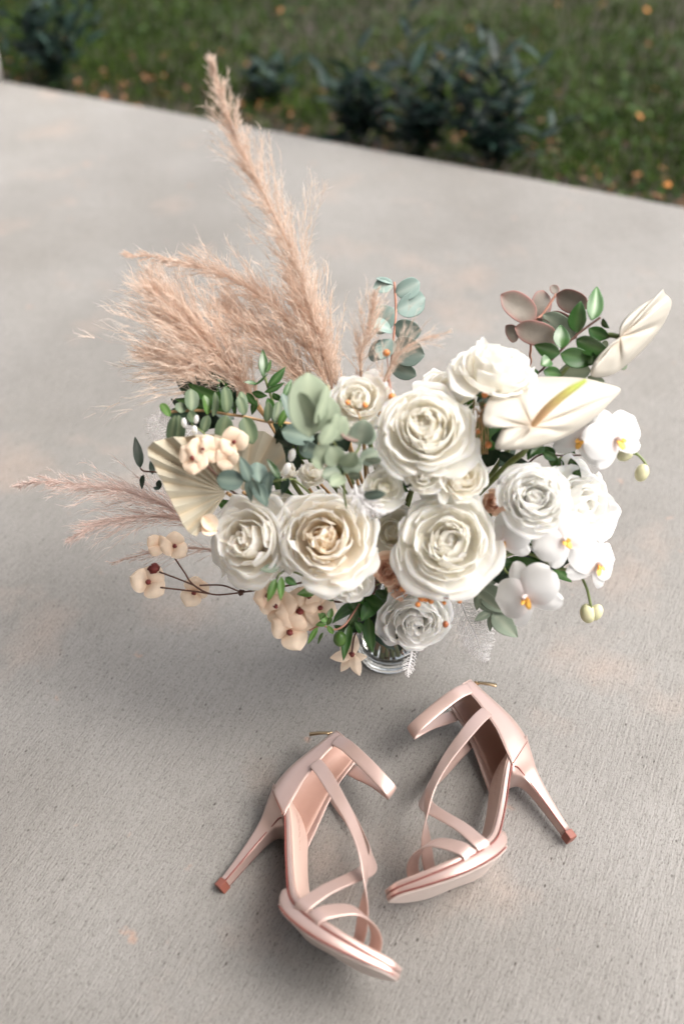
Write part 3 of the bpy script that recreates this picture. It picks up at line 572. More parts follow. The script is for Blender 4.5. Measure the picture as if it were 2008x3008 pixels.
# under the roses
s = sprig('green_leaf_sprig', 'three olive leaves hanging below the apricot hearted rose', 'greenery', Q('b', 630, 1350, .9), 'glossy green leaf sprigs')
for b, t, wd, r, m_ in (((630, 1310), (515, 1322), 62, 20, 'euc'), ((608, 1372), (560, 1505), 52, 0, 'green_b'), ((640, 1358), (635, 1500), 46, 0, 'green_b'), ((660, 1365), (730, 1408), 50, 10, 'green')):
    add_leaf(s, m_, 'b', b, t, wd, .90, 0, r, 'ovate')
add_stem(s, 'stem', 'b', [(610, 1380), (635, 1340), (700, 1330, .93), (900, 1400, .98)], .905, .0010)
s = sprig('green_leaf_sprig', 'fresh green leaf cluster hanging between the peach bracts and the vase', 'greenery', Q('b', 900, 1600, .96), 'glossy green leaf sprigs')
for b, t, wd, r in (((835, 1440), (728, 1462), 62, 0), ((870, 1475), (955, 1450), 45, 10), ((900, 1465), (940, 1500), 40, 20), ((915, 1600), (930, 1540), 42, 0), ((900, 1620), (850, 1570), 45, 10), ((900, 1630), (835, 1640), 40, 20), ((850, 1650), (790, 1750), 34, 10),
                    ((840, 1660), (815, 1720), 30, 30), ((905, 1640), (940, 1690), 34, 10), ((880, 1680), (850, 1750), 22, 30), ((890, 1570), (860, 1610), 40, 20), ((930, 1590), (900, 1640), 36, 10)):
    add_leaf(s, 'green_b', 'b', b, t, wd, .955, rng.uniform(-.01, .01), r, 'ovate', fold=.3)
add_stem(s, 'twig_red', 'b', [(800, 1670), (870, 1640), (940, 1665), (1000, 1640), (1060, 1560, .98)], .96, .0009)
s = sprig('ruscus_sprig', 'long dark green leaves draped over the front of the glass vase', 'greenery', Q('b', 1100, 1600, 1.0), 'dark ruscus sprigs')
for b, t, wd, r in (((1035, 1630), (995, 1845), 62, 10), ((1140, 1590), (1165, 1800), 82, 20), ((1030, 1640), (1080, 1540), 60, 10), ((1060, 1560), (1030, 1500), 60, 20), ((1120, 1600), (1075, 1520), 70, 10), ((1200, 1590), (1240, 1470), 90, 10),
                    ((1150, 1560), (1140, 1450), 70, 10), ((1260, 1560), (1180, 1480), 100, 30), ((1100, 1680), (1060, 1620), 60, 30), ((1010, 1680), (940, 1640), 40, 20), ((1180, 1650), (1200, 1560), 60, 40), ((1240, 1500), (1180, 1440), 90, 20)):
    add_leaf(s, 'green', 'b', b, t, wd, 1.0, rng.uniform(-.01, .01), r, 'ovate', fold=.3)
add_stem(s, 'twig', 'b', [(950, 1665), (1030, 1640), (1110, 1570)], 1.005, .0012)
V, F = blob(Q('b', 975, 1718, .99), .0085, 8, (.8, .8, 1.1), (0, 0, 1)); part('green_bud', V, F, M['green_b'], s, tone=rng.uniform(0, .4, len(V)))
s = sprig('green_leaf_sprig', 'curled green leaves under the big anthurium at the right', 'greenery', Q('c', 930, 930, .92), 'glossy green leaf sprigs')
for b, t, wd, r in (((860, 880), (790, 935), 70, 0), ((870, 890), (915, 945), 70, 20), ((980, 860), (920, 900), 70, 10), ((975, 850), (1025, 930), 50, 30), ((940, 950), (955, 1010), 45, 10), ((1000, 950), (1055, 1058), 62, 30), ((860, 920), (940, 960), 50, 20), ((1100, 820), (1140, 826), 30, 10), ((930, 940), (900, 990), 60, 10), ((830, 900), (780, 960), 60, 30)):
    add_leaf(s, 'green', 'c', b, t, wd, .93, rng.uniform(-.01, .01), r, 'ovate', fold=.35)
add_stem(s, 'twig', 'c', [(1060, 935), (950, 938), (860, 930), (760, 1000, .97)], .94, .0009)
s = sprig('eucalyptus_branch', 'grey green eucalyptus leaves hanging at the lower right below the largest rose', 'eucalyptus', Q('c', 590, 1680, .95))
for b, t, wd, r in (((545, 1610), (695, 1745), 130, 10), ((520, 1640), (650, 1735), 110, 30), ((520, 1600), (630, 1575), 60, 20), ((600, 1738), (730, 1868), 112, 0), ((595, 1742), (588, 1838), 36, 10), ((590, 1740), (508, 1785), 50, 20), ((540, 1640), (520, 1730), 60, 40)):
    add_leaf(s, 'euc', 'c', b, t, wd, .96, rng.uniform(-.01, .01), r, 'ovate')
add_stem(s, 'stem', 'c', [(598, 1745), (560, 1650), (530, 1600), (480, 1560, 1.0)], .965, .0010)
s = sprig('ruscus_sprig', 'dark leaves between the lowest orchid and the largest rose', 'greenery', Q('c', 660, 1540, .96), 'dark ruscus sprigs')
for b, t, wd, r in (((650, 1500), (600, 1560), 80, 10), ((660, 1520), (700, 1590), 90, 20), ((680, 1600), (690, 1680), 70, 10), ((640, 1480), (700, 1480), 60, 30), ((620, 1520), (660, 1600), 80, 20), ((780, 1360), (740, 1440), 70, 20), ((800, 1400), (780, 1340), 60, 20)):
    add_leaf(s, 'green' if wd < 75 else 'dark', 'c', b, t, wd, .955, rng.uniform(-.01, .01), r, 'ovate')
add_stem(s, 'twig', 'c', [(660, 1620), (650, 1540), (600, 1480, .99)], .965, .0009)

# dark inner greenery seen through the gaps between the flowers
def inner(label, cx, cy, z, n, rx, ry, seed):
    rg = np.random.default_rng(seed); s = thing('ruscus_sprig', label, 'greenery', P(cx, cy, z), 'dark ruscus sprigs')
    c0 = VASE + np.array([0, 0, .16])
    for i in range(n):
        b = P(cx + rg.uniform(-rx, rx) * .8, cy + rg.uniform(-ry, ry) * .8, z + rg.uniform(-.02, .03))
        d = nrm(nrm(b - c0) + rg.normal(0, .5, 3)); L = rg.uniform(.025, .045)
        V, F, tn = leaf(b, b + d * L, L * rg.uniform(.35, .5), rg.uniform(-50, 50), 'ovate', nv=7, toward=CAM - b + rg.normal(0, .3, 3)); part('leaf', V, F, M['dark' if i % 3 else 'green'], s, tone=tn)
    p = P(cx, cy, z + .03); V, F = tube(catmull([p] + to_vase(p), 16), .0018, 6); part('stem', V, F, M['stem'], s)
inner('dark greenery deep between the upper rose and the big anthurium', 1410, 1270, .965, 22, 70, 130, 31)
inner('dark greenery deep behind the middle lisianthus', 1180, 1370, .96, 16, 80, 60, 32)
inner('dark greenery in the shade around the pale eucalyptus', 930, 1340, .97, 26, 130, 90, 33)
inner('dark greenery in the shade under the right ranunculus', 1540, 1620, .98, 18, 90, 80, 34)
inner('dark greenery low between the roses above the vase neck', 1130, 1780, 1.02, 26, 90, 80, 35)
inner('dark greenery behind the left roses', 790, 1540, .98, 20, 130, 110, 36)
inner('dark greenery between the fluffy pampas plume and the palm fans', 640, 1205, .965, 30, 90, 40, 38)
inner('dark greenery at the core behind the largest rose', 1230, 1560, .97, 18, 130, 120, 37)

# ---------------------------------------------------------------- dried palm fans
def palm(label, crop, apex, arc, z, za, n, depth, name='palm_fan'):
    s = thing(name, label, 'dried palm', Q(crop, apex[0], apex[1], z), 'dried palm fans')
    A = catmull([(p[0], p[1]) for p in arc], 2 * n + 1); na = 7
    for k in range(n):
        V = []; T = []
        for j in range(na):
            q = .04 + .96 * j / (na - 1)
            for i in range(5):
                u = i / 4; x = 2 * k + 2 * u; i0 = min(int(x), 2 * n - 1); f = x - i0; a = A[i0] * (1 - f) + A[i0 + 1] * f
                pt = np.array(apex) * (1 - q) + a * q; zz = z + (za - z) * q - depth * q * (1 - abs(2 * u - 1))
                if j == na - 1: pt = pt + (a - np.array(apex)) * .015 * (1 - abs(2 * u - 1))
                V.append(Q(crop, pt[0], pt[1], zz)); T.append(abs(2 * u - 1) * .9)
        part('pleat', np.array(V), grid_faces(5, na), M['fan'], s, tone=T, smooth=False, solid=.0005)
    return s
f1 = palm('pleated dried palm fan spread at the left below the peach bracts', 'a', (1045, 1172), [(905, 1372), (862, 1345), (825, 1275), (785, 1200), (750, 1125), (712, 1050), (680, 965), (760, 925), (850, 915), (950, 905), (1020, 910)], .93, .90, 10, .008)
f2 = palm('smooth rounded dried palm fan behind the blue eucalyptus sprig', 'a', (1120, 1170), [(1010, 1000), (1030, 940), (1090, 905), (1150, 888), (1215, 892), (1270, 925), (1305, 975), (1315, 1030), (1290, 1080)], .94, .925, 5, .0025)
for s_, p0 in ((f1, (1045, 1172)), (f2, (1120, 1170))):
    add_stem(s_, 'twig_tan', 'a', [(p0[0], p0[1], .935), (p0[0] + 100, p0[1] + 60, .96)], .95, .0018)

# ---------------------------------------------------------------- peach bract sprigs
def bract_flower(parent, crop, x, y, r, z, face, roll=0, dot=True, star=False):
    c = Q(crop, x, y, z); dot = dot and rng.uniform() < .6; R = 1.3 * rng.uniform(.85, 1.15) * r / CR[crop][2] * z / FP; f = nrm(-nrm(c - CAM) + RT * face[0] + UP * face[1]); ex = nrm(np.cross(UP, f)); ey = np.cross(f, ex)
    fl = sub('flower', c, parent)
    for k in range(3):
        a = rad(roll + 120 * k) + rng.normal(0, .3)
        opetal(c - f * R * .3, ex, ey, f, a, R * (1.25 if star else 1.08), R * (.7 if star else 1.45), 1.0 if not star else .3, .75 if not star else .35, 'bract', fl, .5, 'bract', 'lance' if star else 'ovate')
    if dot:
        V, F = blob(c + f * R * .05, R * .16, 6, (1, 1, 1.3), f, .12); part('floret', V, F, M['maroon'], fl)
s = thing('bract_sprig', 'peach papery bracts on bare forked twigs sticking out at the lower left', 'bougainvillea', Q('f', 770, 870, 1.0), 'peach bract sprigs')
bract_flower(s, 'f', 270, 445, 85, 1.0, (-.3, 0), 20); bract_flower(s, 'f', 425, 455, 98, .985, (.1, 0), 80)
bract_flower(s, 'f', 195, 770, 105, 1.0, (-.1, .1), 40); bract_flower(s, 'f', 590, 860, 92, 1.01, (0, -.3), 10, star=False)
V, F = blob(Q('f', 245, 648, 1.0), .0055, 8, (1, 1, .8), None, .2); part('seed_head', V, F, M['maroon'], s)
for pts in ([(1120, 840), (1060, 850), (770, 877), (590, 795), (500, 670), (425, 560)], [(1010, 862), (840, 798), (640, 797)], [(770, 877), (600, 850), (300, 815)], [(590, 795), (440, 735), (290, 680)]):
    add_stem(s, 'twig', 'f', pts, 1.0, .0009, down=False)
V, F = blob(Q('f', 1000, 860, 1.0), .003, 6, (1, 1, 1), None, .25); part('node', V, F, M['twig'], s)
add_stem(s, 'twig', 'f', [(1060, 850), (1180, 830, 1.01), (1400, 800, 1.03)], 1.0, .0011)
s = thing('bract_sprig', 'peach papery bracts clustered below the roses left of the vase', 'bougainvillea', Q('b', 700, 1560, .97), 'peach bract sprigs')
for x, y, r, fc, ro in ((610, 1530, 88, (-.3, -.1), 10), (745, 1560, 98, (.1, 0), 70), (690, 1680, 86, (-.1, -.3), 40), (860, 1540, 70, (.3, 0), 0), (560, 1470, 60, (-.4, 0), 90), (800, 1480, 60, (.1, .3), 30)):
    bract_flower(s, 'b', x, y, r, .965, fc, ro)
add_stem(s, 'twig', 'b', [(730, 1600), (760, 1500), (850, 1480, .98), (1000, 1500, 1.0)], .97, .0011)
s = thing('bract_sprig', 'star shaped peach bracts with a red heart touching the left side of the vase', 'bougainvillea', Q('b', 1045, 1810, 1.07), 'peach bract sprigs')
bract_flower(s, 'b', 1045, 1808, 72, 1.07, (0, .1), 75, star=True); bract_flower(s, 'b', 1030, 1830, 60, 1.08, (-.2, -.1), 15, star=True)
add_stem(s, 'twig', 'b', [(1045, 1800), (1060, 1700), (1100, 1640, 1.06)], 1.075, .0010)
s = thing('bract_sprig', 'peach papery bracts lying over the dried palm fans', 'bougainvillea', Q('e', 640, 1020, .88), 'peach bract sprigs')
for x, y, r, fc, ro in ((560, 1040, 105, (-.3, .1), 10), (650, 960, 110, (0, .1), 60), (925, 900, 100, (.1, .1), 100), (860, 1050, 75, (0, 0), 40), (740, 960, 80, (.2, 0), 20)):
    bract_flower(s, 'e', x, y, r, .885, fc, ro)
add_stem(s, 'twig', 'e', [(640, 1060), (760, 1180), (860, 1260, .91), (980, 1380, .95)], .89, .0012)
s = thing('bract_sprig', 'single smooth peach bract pressed between the palm fan and the left rose', 'bougainvillea', Q('b', 220, 1050, .91), 'peach bract sprigs')
for k, (b, t, wd) in enumerate((((262, 1090), (190, 1010), 95), ((270, 1100), (180, 1080), 80))):
    V, F, tn = leaf(Q('b', *b, .90), Q('b', *t, .90), wd / 1.96 * .9 / FP, 10, 'round', fold=.5); part('bract', V, F, M['bract'], s, tone=tn, subsurf=1)
add_stem(s, 'twig', 'b', [(265, 1095), (320, 1120, .94)], .905, .001)

# ---------------------------------------------------------------- orange berry sprigs
def berries(label, crop, pts, z, stem_pts, mt='twig_tan'):
    s = thing('berry_sprig', label, 'berries', Q(crop, pts[0][0], pts[0][1], z), 'orange berry sprigs')
    hub = stem_pts[0]
    for (x, y, r) in pts:
        rr = r / CR[crop][2] * z / FP; c = Q(crop, x, y, z); V, F = blob(c, rr, 8, (1, 1, .95), (.2, .4, 1), .01); part('berry', V, F, M['berry'], s, tone=rng.uniform(0, .3, len(V)), subsurf=1)
        V, F = tube(catmull([c, (c + Q(crop, *hub, z + .02)) / 2 + UP * .001, Q(crop, *hub, z + .02)], 8), .0005, 5); part('stalk', V, F, M[mt], s)
    add_stem(s, mt, crop, stem_pts, z + .02, .0008)
berries('orange berries in a row under the largest rose', 'b', [(1338, 1428, 20), (1446, 1482, 25), (1424, 1520, 18), (1498, 1500, 20), (1470, 1495, 14), (1575, 1512, 13), (1663, 1500, 16)], .905, [(1440, 1470), (1400, 1400)], 'twig_red')
berries('two orange berries in front of the small top rose', 'b', [(1020, 358, 17), (1120, 372, 20)], .855, [(1080, 420), (1100, 500)])
berries('orange berry standing among wispy grass at the top', 'b', [(1243, 72, 23), (1275, 325, 24)], .90, [(1255, 180), (1262, 360)], 'twig_red')
berries('orange berries on long thin tan stalks left of the big anthurium', 'c', [(563, 626, 19), (572, 684, 16), (612, 674, 15), (665, 772, 16), (580, 882, 20), (528, 815, 14)], .875, [(540, 720), (530, 900)])
s = thing('wiry_stems', 'bundle of thin tan wiry stems in the dark gap beside the big anthurium', 'stems', Q('c', 530, 780, .9), 'orange berry sprigs')
for k in range(6):
    add_stem(s, 'twig_tan', 'c', [(508 + (37 * k) % 60, 640 + (29 * k) % 90, .885), (505 + 14 * k, 790, .90), (530 + 9 * k, 930, .93)], .9, .0005, down=False)
V, F = blob(Q('b', 1660, 1728, .915), .0028, 7); 
s = thing('berry_sprig', 'tiny dark red bud on the drooping ranunculus', 'berries', Q('g', 1190, 556, .93), 'orange berry sprigs'); V, F = blob(Q('g', 1190, 556, .925), .003, 7, (1, 1, 1.3)); part('berry', V, F, M['berry'], s, tone=np.ones(len(V)))

# ---------------------------------------------------------------- bleached ferns
def fern(label, crop, pts, z, L, n, r=.0006, dens=1, spread=1.0):
    s = thing('bleached_fern', label, 'dried fern', Q(crop, pts[0][0], pts[0][1], z), 'bleached fern fronds')
    W = catmull([Q(crop, p[0], p[1], p[2] if len(p) > 2 else z) for p in pts], 40); V, F = tube(W, [r * 1.6, r * .6], 5); part('frond_stalk', V, F, M['fern'], s)
    T = np.gradient(W, axis=0); items = []
    for k in range(n):
        i = int(2 + 37 * k / n); t = nrm(T[i]); sd = nrm(np.cross(t, FW)) * (1 if k % 2 else -1); q = k / n
        d = nrm(t * .55 + sd * spread + rng.normal(0, .12, 3)); l = L * math.sin(math.pi * min(1, .25 + q * .72)) * rng.uniform(.8, 1.1); a = W[i]
        m = a + d * l * .5; e = a + d * l + t * l * .15; items.append(tube(catmull([a, m, e], 5), [r * .7, r * .35], 4))
        for h in range(3 * dens):
            b = a + d * l * (.25 + .23 * h / dens); dd = nrm(d * .7 + nrm(np.cross(d, FW)) * (1 if h % 2 else -1) * .8 + rng.normal(0, .2, 3)); items.append(tube(np.array([b, b + dd * l * .28]), r * .35, 3))
    V, F = merge(items); tag(part('pinnae', V, F, M['fern'], s), kind='stuff'); return s
fern('lacy bleached fern frond hanging at the right of the drooping ranunculus', 'c', [(430, 1660), (470, 1760), (510, 1840), (540, 1930, 1.0), (575, 1990, 1.01)], .98, .021, 60, dens=2)
fern('small bleached fern tip hanging in front of the vase', 'g', [(1010, 640), (995, 720), (985, 780), (975, 820), (978, 862)], .985, .008, 26, r=.0008)
fern('white wiry bloom strands under the middle lisianthus', 'b', [(1060, 830), (1080, 900), (1150, 960), (1240, 1000)], .875, .014, 34, r=.0009, spread=.7)
fern('faint bleached frond behind the left eucalyptus leaves', 'b', [(60, 700), (20, 560), (-60, 480), (-90, 430)], .96, .02, 40, dens=2)
s = thing('white_filler_buds', 'small white buds among the paired eucalyptus leaves at the left', 'filler flower', Q('b', 130, 480, .9), 'white filler')
for x, y, r, ax in ((80, 475, 22, (0, 0, 1)), (150, 455, 20, (.2, 0, 1)), (140, 520, 24, (.1, 0, 1)), (700, 660, 30, (.2, 0, 1)), (670, 740, 30, (.2, 0, .6))):
    V, F = blob(Q('b', x, y, .905), r / 1.96 * .905 / FP, 7, (.75, .75, 1.5), ax); part('bud', V, F, M['petal_cool'], s, tone=np.zeros(len(V)))
add_stem(s, 'stem', 'b', [(120, 480), (200, 540), (400, 700, .95)], .92, .0008)

# ---------------------------------------------------------------- pampas plumes
def plume(label, crop, pts, width, nb, nh, mt='pampas', hair=.014, up=0.0, seed=1, base_w=.35, fl=.0003, sag=.4, tipw=.15, stemdown=True, oneside=0):
    rg = np.random.default_rng(seed); W = catmull([Q(crop, *p) for p in pts], 60); Ltot = np.linalg.norm(np.diff(W, axis=0), axis=1).sum()
    s = thing('pampas_plume', label, 'pampas grass', W[0], 'dried pampas plumes')
    V, F = tube(W, [.0016, .0010, .0003], 5); part('stalk', V, F, M[mt], s, tone=np.zeros(len(V)))
    T, N, B = frames(W); tb = rg.uniform(0, 1, nb) ** 1.15; nh = int(nh * .50)
    i = (tb * 58).astype(int); a = rg.uniform(0, 2 * math.pi, nb)
    perp = N[i] * np.cos(a)[:, None] + B[i] * np.sin(a)[:, None]
    if oneside: perp = perp + np.array(oneside); perp /= np.linalg.norm(perp, axis=1)[:, None]
    env = np.interp(tb, [0, .12, .32, .6, .8, 1], [base_w, .85, 1, .50, .20 + tipw * .5, tipw * .7]); bl = width * env * rg.uniform(.4, 1.5, nb) * 1.65
    d0_ = T[i] * 1.0 + perp * rg.uniform(.08, .62, nb)[:, None]; d0_ /= np.linalg.norm(d0_, axis=1)[:, None]
    st = W[i]
    # sample points along every branchlet
    q = rg.uniform(.05, 1, (nb, nh)); bend = np.array([0, 0, -1.0]) * sag
    pos = st[:, None] + d0_[:, None] * (bl[:, None] * q)[..., None] + bend * ((bl[:, None] * q) ** 2 * 5)[..., None]
    dr = d0_[:, None] + bend * (bl[:, None] * q * 10)[..., None] * .6 + rg.normal(0, .27, (nb, nh, 3)); dr /= np.linalg.norm(dr, axis=2)[..., None]
    hl = hair * rg.uniform(.5, 1.25, (nb, nh)) * (.22 + .78 * env[:, None])
    p0 = pos.reshape(-1, 3); dr = dr.reshape(-1, 3); hl = hl.ravel(); n = len(p0)
    sd = np.cross(dr, rg.normal(size=(n, 3))); sd /= np.linalg.norm(sd, axis=1)[:, None]; sd *= (.8 * fl * rg.uniform(.6, 1.3, n))[:, None]
    cu = rg.normal(0, .16, (n, 3)) + np.array([0, 0, -.1])
    p1 = p0 + dr * (hl * .55)[:, None]; p2 = p0 + (dr + cu) * hl[:, None]
    V = np.stack([p0 - sd, p0 + sd, p1 - sd * .9, p1 + sd * .9, p2], 1).reshape(-1, 3); ii = np.arange(n)[:, None] * 5
    F = np.vstack([ii + [0, 1, 3], ii + [0, 3, 2], ii + [2, 3, 4]])
    tn = np.tile([.15, .15, .55, .55, 1.0], n) * np.repeat(rg.uniform(.3, 1, n), 5)
    tag(part('plume', V, F, M[mt], s, tone=tn, smooth=False), kind='stuff')
    # branchlet stalks
    e = st[:, None] + d0_[:, None] * (bl[:, None] * np.array([0, .5, 1.0]))[..., None] + bend * ((bl[:, None] * np.array([0, .5, 1.0])) ** 2 * 5)[..., None]
    sd = np.cross(d0_, rg.normal(size=(nb, 3))); sd /= np.linalg.norm(sd, axis=1)[:, None]; sd *= .00022
    V = np.stack([e[:, 0] - sd, e[:, 0] + sd, e[:, 1] - sd, e[:, 1] + sd, e[:, 2]], 1).reshape(-1, 3); ii = np.arange(nb)[:, None] * 5
    tag(part('branchlets', V, np.vstack([ii + [0, 1, 3], ii + [0, 3, 2], ii + [2, 3, 4]]), M[mt], s, tone=np.zeros(nb * 5), smooth=False), kind='stuff')
    if stemdown:
        p = W[0]; V, F = tube(catmull([p] + to_vase(p), 16), .0018, 6); part('stem', V, F, M['twig_tan'], s)
    return s
plume('tall pampas plume rising to the top over the concrete edge', 's', [(975, 1140, 1.0), (930, 980, .97), (880, 800, .93), (790, 600, .88), (700, 420, .84), (650, 270, .815), (612, 165, .80)], .045, 320, 46, 'pampas', .017, seed=1, tipw=.07, sag=.15)
plume('second pampas plume arching left of the tall one with a thin tip', 's', [(960, 1130, .99), (890, 1000, .97), (780, 880, .95), (640, 800, .94), (480, 760, .93), (350, 745, .93)], .036, 230, 42, 'pampas', .015, seed=2, tipw=.05, sag=.3)
plume('thick fluffy pampas plume spreading to the left', 's', [(760, 1190, 1.0), (700, 1110, .98), (620, 1020, .96), (530, 930, .95), (450, 850, .94)], .072, 300, 60, 'pampas', .023, seed=3, tipw=.28, sag=.2)
plume('fluffy pampas plume drooping just above the paired eucalyptus leaves', 's', [(750, 1190, 1.0), (660, 1130, .98), (550, 1080, .96), (440, 1040, .95)], .056, 200, 50, 'pampas', .021, seed=13, tipw=.25, sag=.45)
plume('low mauve pampas plume reaching out to the left edge', 's', [(600, 1540, 1.03), (520, 1500, 1.02), (400, 1450, 1.01), (250, 1425, 1.0), (130, 1415, 1.0), (30, 1430, 1.0)], .034, 170, 34, 'pampas_b', .016, seed=4, tipw=.06, sag=.5)
plume('wispy mauve pampas branch drooping below the low one', 's', [(600, 1560, 1.03), (500, 1520, 1.02), (380, 1520, 1.01), (270, 1550, 1.0), (195, 1590, 1.0)], .036, 120, 26, 'pampas_b', .016, seed=14, tipw=.10, sag=.7)
plume('short sparse pampas plume under the low ones behind the twigs', 's', [(660, 1620, 1.04), (560, 1610, 1.03), (440, 1625, 1.02), (320, 1655, 1.02)], .034, 70, 14, 'pampas_b', .012, seed=5, tipw=.15, sag=.6)
plume('short pampas tuft between the tall plume and the top eucalyptus', 's', [(1060, 1130, .95), (1060, 1040, .93), (1085, 950, .91), (1100, 860, .90)], .032, 90, 34, 'pampas', .014, seed=6, tipw=.15, sag=.1)
plume('wispy pampas tuft bending right in front of the top eucalyptus', 's', [(1110, 1180, .93), (1140, 1090, .90), (1200, 1015, .88), (1320, 975, .87)], .036, 60, 24, 'pampas', .013, seed=7, tipw=.08, sag=.2)
plume('soft pampas plume filling the gap between the tall and the fluffy left plume', 's', [(930, 1180, 1.0), (860, 1080, .985), (770, 990, .97), (680, 900, .96)], .062, 240, 55, 'pampas', .020, seed=18, tipw=.2, sag=.2)
plume('dense pampas plume behind the tall one filling its base', 's', [(1000, 1150, 1.02), (960, 1040, 1.0), (900, 920, .98), (850, 800, .96)], .046, 200, 52, 'pampas', .016, seed=8, tipw=.3, sag=.1)

# ---------------------------------------------------------------- vase
def vase():
    v = thing('glass_vase', 'small clear glass vase with water holding the bouquet', 'vase', VASE)
    prof = [(0, .0), (.030, .0), (.0345, .0015), (.0360, .005), (.0352, .0085), (.0345, .012), (.0350, .03), (.0360, .07), (.0372, .11), (.0385, .150), (.0370, .1505), (.0345, .11), (.0333, .07), (.0322, .03), (.0315, .013), (.028, .0100), (0, .0095)]
    n = 48; V = []; 
    for r, z in prof:
        for i in range(n): a = 2 * math.pi * i / n; V.append(VASE + np.array([r * math.cos(a), r * math.sin(a), z + .0006]))
    part('glass_body', V, grid_faces(n, len(prof), True), M['glass'], v)
    prof = [(0, .0105), (.0275, .0108), (.0310, .0135), (.0317, .03), (.0322, .052), (.0316, .0515), (0, .0512)]; V = []
    for r, z in prof:
        for i in range(n): a = 2 * math.pi * i / n; V.append(VASE + np.array([r * math.cos(a), r * math.sin(a), z + .0006]))
    part('water', V, grid_faces(n, len(prof), True), M['water'], v)
vase()

# ---------------------------------------------------------------- shoes (side profile u forward, v up, w towards the sky as they lie)
def shoe(label, MM, TT, mirror):
    MM = np.array(MM); TT = np.array(TT)
    def X(p): return (np.atleast_2d(np.array(p, float)) @ MM.T + TT) * .01
    s = thing('strappy_heel', label, 'high heel shoe', X((12, 2, -3.5))[0] * [1, 1, 0], 'pair of blush satin heels')
    def pt(name, V, F, mt, par=None, solid=0, subs=0, smooth=True, tone=None):
        V = X(V)
        if mirror: F = [tuple(reversed(q)) for q in F]
        return part(name, V, F, M[mt], par or s, solid=solid, subsurf=subs, smooth=smooth, tone=tone)
    U = np.array([.15, .5, 1.2, 2.4, 3.5, 4.6, 6, 7.5, 9, 10.3, 11.3, 12.3, 13.5, 15, 16.5, 18, 19.3, 20.5, 21.4, 22.0, 22.35])
    HW = np.interp(U, [.15, .5, 1.2, 2.4, 4.5, 7, 9, 10.8, 12.3, 13.5, 15, 16.5, 18, 19.3, 20.5, 21.4, 22.0, 22.35], [1.5, 1.95, 2.4, 2.66, 2.65, 2.3, 2.35, 2.95, 3.65, 4.05, 4.25, 4.15, 3.75, 3.1, 2.35, 1.65, 1.1, .55])
    TV = np.interp(U, [0, 1.2, 2.5, 3.5, 4.6, 6, 7.5, 9, 10.3, 11.3, 12.3, 13.5, 15, 16.5, 18, 19.3, 20.5, 22.35], [11.25, 11.1, 10.55, 9.95, 9.2, 7.85, 6.35, 5.05, 4.10, 3.45, 3.0, 2.7, 2.55, 2.55, 2.70, 2.98, 3.30, 3.95])
    TVd = np.gradient(TV, U); nl = np.stack([-TVd, np.ones_like(U)], 1); nl /= np.linalg.norm(nl, axis=1)[:, None]
    def slab(name, i0, i1, top, bot, hwf, mt, bev=.12, n_w=9, par=None, tone=None):
        # closed loft: at each station a rounded rectangle; top/bot are offsets along the sole normal (arrays or scalars)
        idx = range(i0, i1); V = []; qs = [-.985, -.85, -.45, 0, .45, .85, .985]
        for i in idx:
            tp = top[i] if not np.isscalar(top) else top; bt = bot[i] if not np.isscalar(bot) else bot; e = min(bev, (tp - bt) * .3)
            sect = [(q, tp) for q in qs] + [(1, tp - e), (1, bt + e)] + [(-q, bt) for q in qs] + [(-1, bt + e), (-1, tp - e)]
            for q, off in sect:
                w_ = HW[i] * (hwf if np.isscalar(hwf) else hwf[i]) * q * (1 if q > 0 else lowf[i])
                V.append((U[i] + nl[i, 0] * off, TV[i] + nl[i, 1] * off + .19 * float(np.interp(U[i], [11.3, 14.5], [0, 1])) * (HW[i] - w_), w_))
        m = len(list(idx)); ring = len(sect); F = grid_faces(ring, m, True); F += [tuple(range(ring))[::-1], tuple(range((m - 1) * ring, m * ring))]
        return pt(name, V, F, mt, par, subs=1)
    n = len(U); lowf = np.interp(U, [0, 3, 8, 12, 20, 22], [.80, .86, 1, .86, .86, 1])
    sole = slab('footbed', 0, n, -.05, np.interp(U, [0, 10, 12, 22], [-.50, -.58, -.60, -.52]), 1.0, 'satin')
    slab('insole', 0, n - 1, .03, -.06, np.interp(U, [0, 4.6, 6, 22], [.98, .98, .86, .86]), 'insole', .03)
    # platform: drops away under the ball
    pb = np.interp(U, [10.2, 11.2, 12.3, 14, 17, 20, 22.35], [-.85, -1.6, -1.8, -1.75, -1.65, -1.35, -1.05])
    i0 = 9
    slab('platform', i0, n, np.interp(U, [0, 22], [-.66, -.56]), pb, 1.03, 'satin')
    lowf = lowf * np.interp(U, [10, 13, 22], [.9, .85, .9]); slab('outsole', i0 + 1, n, pb - .05, pb - .17, .97, 'outsole', .04)
    slab('shank_cover', 4, i0 + 2, -.64, -.72, .93, 'satin_seam', .03)
    # piping lines
    def rim(name, offv, hwf, r, a, b, par=None):
        for sg in (1,):
            pts = [(U[i] + nl[i, 0] * (offv if np.isscalar(offv) else offv[i]), TV[i] + nl[i, 1] * (offv if np.isscalar(offv) else offv[i]), sg * HW[i] * hwf) for i in range(a, b)]
            V, F = tube(catmull(pts, 60), r, 5); pt(name, V, F, 'satin_seam', par)
    rim('piping', np.interp(U, [0, 10, 12, 22], [-.53, -.62, -.63, -.54]), 1.015, .07, 5, n)
    rim('piping', pb + .03, 1.04, .075, i0 + 2, n)
    # brand free dotted emboss on the insole
    items = []
    for k in range(16):
        u = 3.6 + k * .2; tv = np.interp(u, U, TV); items.append(blob((u, tv + .06, .25 + .1 * math.sin(k * 2.1)), .05, 4, (1.3, .5, .9)))
    V, F = merge(items); tag(pt('gold_stamp', V, F, 'thread', None), kind='stuff')
    # heel
    hv = [10.9, 9.8, 8.9, 8.2, 7.4, 6.4, 5.2, 4.0, 2.8, 1.7, .95]; V = []
